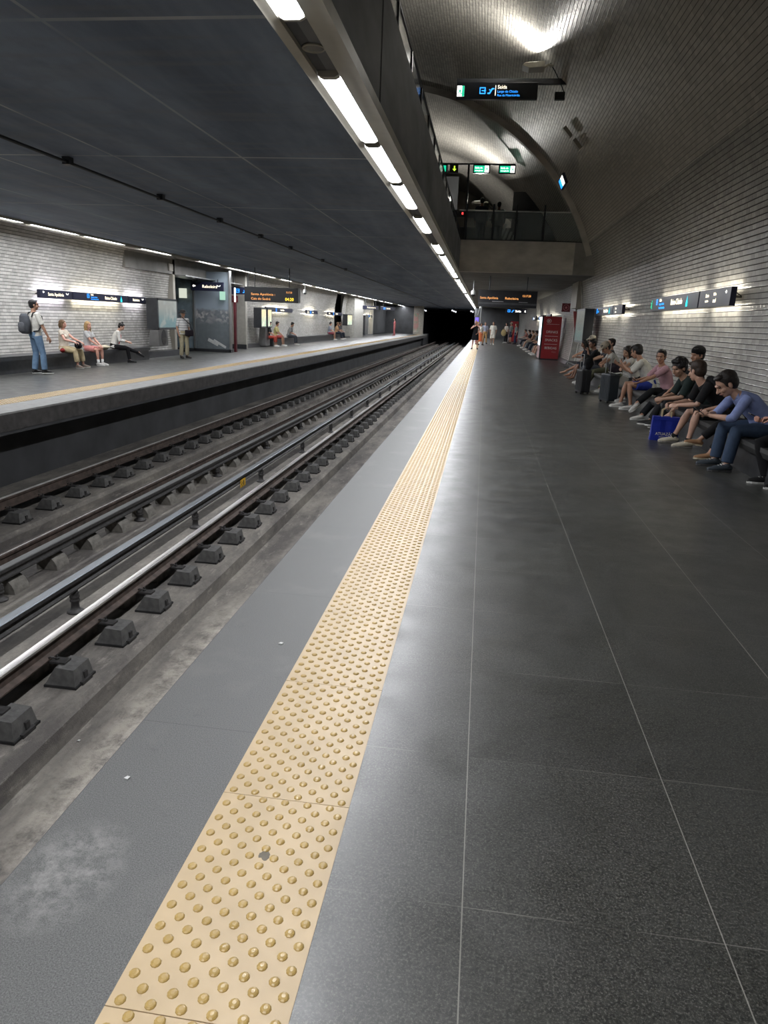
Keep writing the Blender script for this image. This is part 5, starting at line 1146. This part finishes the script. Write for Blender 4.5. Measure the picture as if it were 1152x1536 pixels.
# blue bag
def shopping_bag():
    t = thing('shopping_bag', 'bright blue paper carrier bag with pale lettering between the seated men', 'bag', (2.90, 11.42, 0), radians(-6)); m = cloth('bag_blue', (.010, .022, .24), .5); w, d, h = .20, .07, .37
    b = MB(); vs = []
    for z, k in ((0, 1.04), (.12, 1.0), (.26, 1.0), (h, .97)): vs.append([(-w*k, -d, z), (-w*.4, -d-.008, z), (0, -d+.004, z), (w*.4, -d-.008, z), (w*k, -d, z), (w*k+.004, 0, z), (w*k, d, z), (0, d-.004, z), (-w*k, d, z), (-w*k-.004, 0, z)])
    b.loft(vs); obj('bag_body', b, m, t); o = MB()
    obj('bag_fold', MB().box(-w*.95, w*.95, -d-.012, -d-.007, h-.05, h-.002), m, t)
    for y in (-d, d): obj('bag_handle', MB().tube([(-.07, y, h-.03), (-.065, y*.6, h+.10), (.0, y*.5, h+.15), (.065, y*.6, h+.10), (.07, y, h-.03)], .010, 6, flat=(.4, (0, 1, 0))), cloth('bag_handle', (.45, .36, .22)), t)
    W = mat('bag_print', (.62, .58, .46), .6); text('ATUAZÃO', .062, W, t, (0, -d-.010, .105), '-y', 'CENTER', .92); text('PORTUGAL', .030, W, t, (0, -d-.010, .055), '-y', 'CENTER'); obj('printed_line', MB().box(-.03, .03, -d-.010, -d-.006, .028, .031), W, t)
    return t
shopping_bag()
# P5: pink T-shirt
l = (3.60, 14.35, 0); a = radians(192); Q = LOC(l, a)
p = person('man in a pale pink T-shirt looking towards the camera, legs crossed', l, a, True, 1.70, lean=.40, head=(-.05, .85, .05), headscale=1.1, skin_='tan', hands={1: Q(3.02, 14.10, .70), -1: Q(3.02, 14.35, .72)}, curl=.7, palm={1: (0, -.3, .8), -1: (0, .3, .8)}, hair='short', hairc='black', top=('pale_pink_tee', (.40, .235, .265), .44, .05),
    bottom=('black_trousers2', (.010, .011, .013), .95, .01), shoes=SW, feet={1: Q(3.06, 13.85, .088), -1: Q(2.98, 14.0, .30)}, toes={1: 0, -1: .3}, footpitch={1: 0, -1: .5}, knees={1: (.5, .1, 1), -1: (.5, .5, 1)}, detail=2)
phone(p, 1, 'dark smartphone held by the man in the pale pink T-shirt', off=(.12, -.04, .04), fwd=(.8, 0, .3), up=(-.5, 0, .8))
# P6: white shirt, blue shorts
l = (3.58, 15.85, 0); a = radians(176); Q = LOC(l, a)
p = person('man in a white T-shirt and blue shorts leaning towards the woman beside him', l, a, True, 1.84, lean=.50, side=.05, head=(.15, -.6, 0), headscale=1.1, fat=1.05, skin_='tan', hands={1: Q(3.02, 15.95, .92), -1: Q(2.98, 16.2, .90)}, curl=.7, palm={1: (0, -.5, .5), -1: (0, .5, .5)}, elbow={1: (0, .3, -1), -1: (0, -.3, -1)}, hair='short', hairc='black', top=('white_tee', (.52, .51, .46), .46, .06),
    bottom=('bright_blue_shorts', (.02, .035, .22), .36, .015), shoes=SW, feet={1: Q(3.20, 15.60, .088), -1: Q(3.08, 16.1, .088)}, toes={1: 0, -1: 0}, detail=2)
# P7: woman
l = (3.58, 17.35, 0); a = radians(184); Q = LOC(l, a)
p = person('dark haired woman leaning over a magazine beside the man in the white T-shirt', l, a, True, 1.70, lean=.42, fem=True, head=(.2, .5, -.2), headscale=1.08, skin_='olive', hands={1: Q(3.0, 16.45, .74), -1: Q(3.0, 16.7, .78)}, curl=.6, hair='long', hairc='dark', top=('white_blouse', (.45, .44, .42), .4, .04), bottom=('dark_leggings', (.014, .014, .016), .95, 0), shoes=SW, feet={1: Q(3.18, 16.5, .088), -1: Q(3.18, 16.8, .088)}, detail=2)
o = thing('magazine', 'open black and white magazine on the lap of the dark haired woman', 'magazine', (2.96, 16.45, .70), 0); obj('pages', MB().prism([(-.14, .02), (0, -.01), (.14, .02), (.14, .026), (0, 0), (-.14, .026)], -.12, .12), mat('magazine_page', (.4, .4, .38), .5, var=.4, scale=20), o)
# suitcases
suitcase('tall slate grey suitcase with a dark bag strapped on its handle', (2.95, 16.95, 0), radians(20), .42, .26, .66, (.018, .024, .030), .42)
o = thing('shoulder_bag', 'dark crumpled bag resting on the slate grey suitcase', 'bag', (3.07, 17.0, .62), .2); mb = MB(); rn = random.Random(2)
for i in range(9): mb.ell((rn.uniform(-.08, .08), rn.uniform(-.10, .10), .12+rn.uniform(-.02, .09)), (.10, .12, .10))
remeshed('bag_body', mb, cloth('bag_dark', (.014, .010, .014)), o, .014, 3); obj('bag_strap', MB().tube([(0, -.12, .12), (0, -.10, .30), (0, .10, .30), (0, .12, .12)], .012, 6), cloth('bag_strap', (.02, .02, .02)), o)
suitcase('tall black suitcase standing by the barefoot people', (2.62, 18.9, 0), radians(12), .44, .26, .62, (.006, .006, .008), .38)
o = thing('travel_bag', 'black jacket and bag piled on the black suitcase', 'bag', (2.70, 18.95, .62), .1); mb = MB()
for i in range(8): mb.ell((rn.uniform(-.06, .06), rn.uniform(-.12, .12), .12+rn.uniform(-.02, .16)), (.09, .11, .11))
remeshed('bag_body', mb, cloth('jacket_black', (.009, .009, .010)), o, .014, 3)
# P8: cap man
l = (3.56, 19.5, 0); a = radians(182); Q = LOC(l, a)
p = person('man in a beige cap and white T-shirt bent over his hands', l, a, True, 1.82, lean=.52, head=(.4, .25, 0), headscale=1.1, skin_='tan', hands={1: Q(2.98, 18.7, .74), -1: Q(2.98, 18.95, .74)}, curl=.8, hair='buzz', hairc='black', hat=('cap', (.30, .26, .20)), top=('white_tee', (.52, .51, .46), .45, .05), bottom=('pale_green_trousers', (.18, .20, .11), .93, .01), shoes=SW, feet={1: Q(3.0, 18.55, .088), -1: Q(3.02, 18.95, .088)}, detail=2)
# P9-12
people_r = [
 ('dark haired person upright behind the man in the beige cap', (3.66, 21.3), 0.05, 'short', 'dark', None, ('grey_tee', (.06, .06, .065)), ('olive_trousers', (.06, .06, .035), .95), 1.78, 'olive', BK, False, (0, .3, 0)),
 ('dark haired man in black holding a hand to his face by the black suitcase', (3.5, 22.2), .40, 'short', 'black', None, ('black_vest', (.012, .012, .014)), ('grey_jeans', (.05, .055, .065), .95), 1.76, 'brown', SW, False, (.1, .3, 0)),
 ('woman with long dark hair in a black top leaning forward', (3.52, 24.2), .40, 'long', 'black', None, ('black_blouse', (.014, .014, .02)), ('dark_skirt', (.02, .025, .035), .5), 1.66, 'brown', None, True, (.15, .2, 0)),
 ('person in a pale cap farthest right before the display cabinet', (3.66, 24.9), .05, 'buzz', 'brown', ('cap', (.36, .33, .27)), ('cream_tee', (.4, .37, .3)), ('red_shorts', (.42, .08, .04), .42), 1.8, 'tan', None, False, (.1, .3, 0))]
for (lab, (x, y), ln, hr_, hc_, hat_, tp_, bt_, H_, sk_, sh_, fm_, hd_) in people_r:
    l = (x, y, 0); a = radians(181); Q = LOC(l, a); hs_ = {1: Q(3.05, y-.12, .72), -1: Q(3.05, y+.12, .72)}; ft = {1: Q(3.02, y-.18, .088), -1: Q(3.0, y+.2, .088)}; kn = None; fp_ = None
    if 'hand to' in lab: hs_[1] = Q(3.12, y-.05, .98)
    if 'pale cap' in lab: ft[-1] = Q(2.55, y+.1, .10); ft[1] = Q(2.80, y-.45, .088)
    person(lab, l, a, True, H_, lean=ln, head=hd_, headscale=1.08, skin_=sk_, hands=hs_, hair=hr_, hairc=hc_, hat=hat_, top=(*tp_, .45, .05), bottom=(*bt_, .01), shoes=sh_, feet=ft, fem=fm_, detail=1)
# seated beyond the red machine
rowb = [(42.6, 'seated person with pink bare legs right behind the red machine', ('pink_shirt', (.35, .16, .16)), ('pink_skin_shorts', (.35, .18, .16), .4), 'dark'), (44.3, 'seated person in a white T-shirt first clearly seen beyond the machine', ('white_tee', (.52, .51, .46)), ('grey_shorts2', (.12, .12, .12), .45), 'black'),
        (47.5, 'seated person in a grey top beyond the man in white', ('mid_grey', (.15, .16, .16)), ('dark_jeans', (.02, .025, .035), .95), 'dark'), (51, 'seated person in a brown top halfway along the distant bench', ('brown_top', (.2, .12, .08)), ('dark_jeans', (.02, .025, .035), .95), 'brown'),
        (55, 'seated person in black on the distant bench', ('black_tee', (.012, .012, .013)), ('beige_shorts', (.3, .26, .2), .45), 'black'), (60, 'most distant seated person on the near platform bench', ('pale_red', (.3, .14, .12)), ('dark_jeans', (.02, .025, .035), .95), 'dark')]
for y, lab, tp_, bt_, hc_ in rowb:
    l = (3.55, y, 0); a = pi; Q = LOC(l, a); person(lab, l, a, True, 1.8, lean=.3, head=(.1, 0, 0), skin_='tan', hands={1: Q(3.05, y-.1, .7), -1: Q(3.05, y+.12, .7)}, hairc=hc_, top=(*tp_, .45, .05), bottom=(*bt_, .01), shoes=SW, feet={1: Q(2.98, y-.2, .088), -1: Q(2.95, y+.2, .088)}, detail=0)
# ---- standing people on the near platform
ND = -pi/2   # facing the camera
p = person('woman in a black top and short black skirt standing on the yellow strip', (-.56, 47.9, 0), radians(-92), False, 1.78, fem=True, skin_='pink', hair='bun', hairc='blonde', top=('black_vest2', (.010, .010, .012), 0, -.10), bottom=None, skirt=('black_skirt', (.010, .011, .014), .36), shoes=('black_shoe', (.012, .012, .013), (.02, .02, .02)), feet={1: (0, .17, .088), -1: (.0, -.17, .088)},
    hands={-1: (.16, -.10, 1.45), 1: (.12, .14, 1.05)}, elbow={-1: (.2, -.8, -.6)}, detail=1)
person('person in a white T-shirt and orange skirt behind the woman in black', (-.28, 57.5, 0), radians(-60), False, 1.68, fem=True, skin_='tan', hair='bob', hairc='dark', top=('white_tee', (.52, .51, .46), .4, 0), bottom=None, skirt=('orange_skirt', (.5, .14, .06), .62), shoes=BK, feet={1: (.15, .14, .088), -1: (-.1, -.12, .088)}, detail=0)
person('person in a pink top partly hidden behind the woman in black', (-.55, 59.5, 0), radians(-60), False, 1.74, fem=True, skin_='fair', hair='long', hairc='blonde', top=('pink_top', (.5, .2, .22), .4, 0), bottom=('pink_trousers', (.4, .15, .15), .95, .01), shoes=BK, detail=0)
person('person in an open dark shirt and tan trousers near the platform end', (.05, 62, 0), radians(-80), False, 1.76, skin_='tan', hair='short', hairc='dark', top=('pale_blue_top', (.28, .3, .38), .5, 0), bottom=('tan_trousers', (.42, .25, .11), .97, .012), shoes=BK, feet={1: (0, .18, .088), -1: (.05, -.12, .088)}, detail=0)
person('man in a loose white T-shirt and pale shorts walking along the platform', (.72, 60.0, 0), radians(-95), False, 1.80, skin_='tan', hair='short', hairc='dark', top=('white_tee', (.52, .51, .46), .46, .16), bottom=('pale_shorts', (.5, .48, .42), .5, .03), shoes=SW, feet={1: (.16, .10, .088), -1: (-.14, -.12, .11)}, detail=1, fat=1.15)
person('woman in black with a straw bag at the right of the standing group', (2.02, 68, 0), radians(-140), False, 1.78, fem=True, skin_='tan', hair='long', hairc='black', top=('white_knit', (.42, .4, .36), .4, 0), bottom=('black_wide', (.012, .012, .014), .97, .04), shoes=SW, detail=0)
person('man in a cap and dark shorts in the middle of the distant standing group', (2.42, 67, 0), radians(-150), False, 1.82, skin_='tan', hair='short', hairc='dark', hat=('cap', (.3, .3, .28)), top=('grey_tee2', (.1, .11, .1), .45, 0), bottom=('navy_shorts', (.015, .017, .03), .45, .02), shoes=BK, detail=0)
person('person in a grey top and navy trousers at the edge of the distant standing group', (2.78, 65, 0), radians(-160), False, 1.74, fem=True, skin_='fair', hair='bob', hairc='lightbrown', top=('grey_green', (.16, .18, .17), .5, 0), bottom=('navy_trousers', (.015, .018, .045), .97, .03), shoes=BK, detail=0)
o = thing('straw_bag', 'round straw bag hanging from the shoulder of the woman in black', 'bag', (1.78, 67.6, .92)); obj('bag_body', MB().ell((0, 0, 0), (.24, .08, .30), nu=18), cloth('straw', (.42, .33, .16)), o, smooth=True); obj('bag_strap', MB().tube([(-.15, 0, .2), (.1, .1, .6), (.18, .1, .2)], .015, 6), cloth('straw', (.42, .33, .16)), o)
# upper walkway silhouettes
person('dark silhouetted person on the footbridge, left one', (-.45, 29.6, 4.56), radians(90), False, 1.74, skin_='brown', hair='short', hairc='black', top=('navy_dark', (.014, .016, .03), .9, 0), bottom=('navy_dark2', (.012, .014, .025), .97, .02), shoes=BK, fat=1.3, detail=0)
person('dark silhouetted person on the footbridge, right one', (.22, 29.9, 4.56), radians(80), False, 1.66, skin_='brown', hair='short', hairc='black', top=('dark_coat', (.02, .02, .024), .9, .1), bottom=('navy_dark2', (.012, .014, .025), .97, .02), shoes=BK, fat=1.25, detail=0)

# ---- far platform
FR = 0.
l = (-10.96, 16.5, 0); a = radians(60); Q = LOC(l, a)
p = person('man standing in a white T-shirt and light jeans seen from behind', l, a, False, 1.74, skin_='tan', head=(0, -.35, 0), hair='short', hairc='black', top=('white_tee', (.52, .51, .46), .45, .02), bottom=('light_jeans', (.15, .24, .36), .98, .014), shoes=('black_white', (.02, .02, .02), (.6, .6, .57)), feet={1: (-.05, .10, .088), -1: (.10, -.10, .088)}, fat=1.08, hands={-1: (.16, -.34, .86)}, curl=.4, detail=2)
t = thing('backpack', 'grey backpack on the back of the standing man in light jeans', 'backpack', p['W'](V((-.12, 0, .98))), a); backpack_geo(t, .34, .48, .24, cloth('pack_slate', (.07, .075, .085)), cloth('pack_slate2', (.09, .095, .105)))
for q in (1, -1): obj('shoulder_strap', MB().tube([(0, q*.1, .40), (.04, q*.11, .50), (.14, q*.12, .52), (.25, q*.125, .42), (.26, q*.15, .25), (.1, q*.19, .08), (0, q*.14, .06)], .016, 8, flat=(.5, (1, 0, 0))), cloth('pack_strap', (.02, .021, .024)), t)
l = (-11.62, 18.75, 0); a = radians(5); Q = LOC(l, a)
p = person('woman in a cream top and beige trousers holding a black handbag on her lap', l, a, True, 1.62, fem=True, fat=1.12, lean=-.02, skin_='pink', head=(.05, -.05, 0), hair='bob', hairc='lightbrown', top=('cream_top', (.52, .46, .38), .22, .05), bottom=('beige_trousers', (.40, .33, .20), .88, .02), shoes=('taupe_shoe', (.14, .11, .09), (.5, .48, .44)), hands={1: Q(-11.22, 18.9, .72), -1: Q(-11.24, 18.62, .72)}, curl=.6, feet={1: Q(-11.2, 18.95, .088), -1: Q(-11.16, 18.6, .088)}, detail=2)
o = thing('handbag', 'black handbag on the lap of the woman in beige trousers', 'bag', (-11.22, 18.78, .53), .3); mb = MB(); mb.ell((0, 0, .11), (.09, .16, .10)); mb.ell((0, .03, .08), (.10, .14, .08)); remeshed('bag_body', mb, cloth('bag_dark', (.014, .010, .014)), o, .012, 2); obj('bag_strap', MB().tube([(0, -.14, .1), (.03, -.22, .16), (.03, -.26, .06), (.0, -.16, .02)], .010, 6), cloth('bag_strap', (.02, .02, .02)), o)
o = thing('red_pouch', 'small red pouch hanging at the hip of the woman in beige trousers', 'bag', (-11.50, 18.46, .44), .3); obj('pouch_body', MB().ell((0, 0, .05), (.06, .10, .06)), cloth('pouch_red', (.22, .02, .02)), o, smooth=True)
l = (-11.62, 19.95, 0); a = radians(0); Q = LOC(l, a)
p = person('blonde woman in a grey top and pink shorts with a phone on her lap', l, a, True, 1.58, fem=True, lean=.10, skin_='pink', head=(-.05, -.25, 0), hair='long', hairc='blonde', top=('soft_grey_top', (.42, .42, .41), .35, .05), bottom=('pink_shorts', (.5, .2, .18), .40, .01), shoes=SW, socks=('white', .28, (.55, .55, .53)), hands={1: Q(-11.26, 20.02, .60), -1: Q(-11.26, 19.88, .60)}, curl=.5, feet={1: Q(-11.22, 20.02, .088), -1: Q(-11.22, 19.80, .088)}, toes={1: 0, -1: 0}, detail=2)
phone(p, 1, 'white smartphone in the lap of the blonde woman', off=(.12, -.02, .05), fwd=(.8, .1, .3), up=(-.3, 0, .9), case=(.5, .5, .5))
l = (-11.60, 21.45, 0); a = radians(28); Q = LOC(l, a)
p = person('woman with a dark bun, white jacket over red top, legs crossed', l, a, True, 1.62, fem=True, lean=.38, skin_='fair', head=(.35, -.1, 0), hair='bun', hairc='black', top=('white_jacket', (.52, .51, .48), .85, .05), bottom=('black_trousers', (.008, .008, .009), .97, 0), shoes=BK, hands={1: Q(-11.26, 21.72, .66), -1: Q(-11.22, 21.55, .66)}, curl=.6, feet={-1: Q(-11.18, 21.62, .088), 1: Q(-11.0, 22.0, .30)}, knees={1: (.5, .0, 1), -1: (.5, 0, 1)}, toes={1: .1, -1: 0}, footpitch={1: .4, -1: 0}, detail=2)
mb = MB(); W_ = p['chest']; f_ = p['lat'].cross(p['up1']); mb.tube([p['neck']+f_*.075-p['up1']*.06, W_+f_*.135, lerp(W_, p['hip'], .6)+f_*.13], [.03, .045, .04], 10, flat=(.35, f_)); obj('red_top', mb, cloth('red_top', (.5, .02, .03)), p['root'], smooth=True)
o = thing('folded_coat', 'cream coat lying on the bench beside the woman with the bun', 'coat', (-11.66, 20.85, .42)); mb = MB()
for i in range(9): mb.ell((rn.uniform(-.14, .14), rn.uniform(-.24, .24), .04+rn.uniform(0, .05)), (.12, .15, .05))
remeshed('coat_body', mb, cloth('cream_coat', (.50, .45, .33)), o, .014, 3)
l = (-10.85, 25.1, 0); a = radians(-35); Q = LOC(l, a)
p = person('heavy man in a bucket hat and striped T-shirt standing alone', l, a, False, 1.66, skin_='tan', fat=1.28, hair='buzz', hairc='grey', hat=('bucket', (.03, .028, .027)), top=('white_stripe', (.50, .50, .48), .46, .04), bottom=('khaki_trousers', (.30, .27, .18), .96, .02), shoes=('dark_shoe', (.03, .026, .022), (.05, .05, .05)), feet={1: (.04, .11, .088), -1: (.0, -.11, .088)}, detail=2)
mb = MB()
for z in (1.10, 1.18, 1.26): mb.tube([(.155*1.28*cos(t_)*.95, .185*1.22*sin(t_), z) for t_ in [2*pi*i/24 for i in range(25)]], .008, 5)
o = thing('crossbody_bag', 'black crossbody bag hanging in front of the man in the bucket hat', 'bag', p['W'](V((.20, .12, .80))), a); obj('bag_body', MB().box(-.05, .05, -.16, .16, 0, .22), cloth('bag_dark', (.014, .010, .014)), o, bevel=.03)
obj('bag_strap', MB().tube([(0, .14, .18), (.02, .02, .42), (-.06, -.24, .66), (-.2, -.28, .70)], .018, 6, flat=(.4, (1, 0, 0))), cloth('bag_strap', (.02, .02, .02)), o)
far = [((-11.6, 37.9), 'seated woman in black and red behind the far train display', ('black_tee', (.012, .012, .013)), ('red_skirt', (.36, .06, .04), .8), 'black', True), ((-11.55, 39.2), 'seated man in a yellow T-shirt behind the far train display', ('yellow_tee', (.5, .45, .2)), ('red_shorts2', (.3, .06, .05), .5), 'dark', False), ((-11.45, 41.6), 'seated person in a grey T-shirt bent forward with white shoes', ('grey_tee3', (.25, .26, .26)), ('grey_jeans', (.05, .055, .065), .97), 'black', False),
       ((-11.7, 54.0), 'distant seated woman in shorts, left of three', ('blue_grey', (.2, .22, .26)), ('dark_red', (.2, .05, .06), .5), 'black', True), ((-11.6, 56.2), 'distant seated person in an orange top, middle of three', ('orange_top', (.45, .28, .16)), ('dark_jeans', (.02, .025, .035), .95), 'lightbrown', True), ((-11.65, 57.4), 'distant seated person in grey, right of three', ('dark_grey', (.07, .07, .08)), ('dark_jeans', (.02, .025, .035), .95), 'brown', False)]
for (x, y), lab, tp_, bt_, hc_, fm_ in far:
    l = (x, y, 0); a = 0.1; Q = LOC(l, a); person(lab, l, a, True, 1.72, lean=.35 if 'bent' in lab else .15, head=(.2, -.2, 0), fem=fm_, skin_='tan', hands={1: Q(x+.36, y+.1, .62), -1: Q(x+.36, y-.12, .62)}, hair='bun' if 'left of three' in lab else 'short', hairc=hc_, top=(*tp_, .45, .05), bottom=(*bt_, .01), shoes=SW, feet={1: Q(x+.44, y+.2, .088), -1: Q(x+.46, y-.15, .088)}, detail=0)
person('distant woman in a long pink dress standing alone on the far platform', (-9.9, 80, 0), radians(200), False, 1.78, fem=True, skin_='pink', hair='short', hairc='brown', top=('pink_dress', (.52, .16, .17), .35, 0), bottom=('pink_dress', (.52, .16, .17), .95, .03), shoes=('pink_shoe', (.4, .12, .12), (.4, .12, .12)), detail=0)
# ------------------------------------------------------------------ world, colour
w = bpy.data.worlds.new('world'); scene.world = w; w.use_nodes = True
bg = w.node_tree.nodes['Background']; bg.inputs[0].default_value = (.5, .55, .65, 1); bg.inputs[1].default_value = .015
vs = scene.view_settings; vs.view_transform = 'Standard'; vs.look = 'None'; vs.gamma = 1; vs.exposure = 0.0; vs.use_curve_mapping = False
scene.cycles.max_bounces = 6; scene.cycles.diffuse_bounces = 4; scene.cycles.glossy_bounces = 3; scene.cycles.transparent_max_bounces = 8
scene.cycles.use_denoising = True; scene.cycles.sample_clamp_indirect = 6.0; scene.cycles.caustics_reflective = False; scene.cycles.caustics_refractive = False
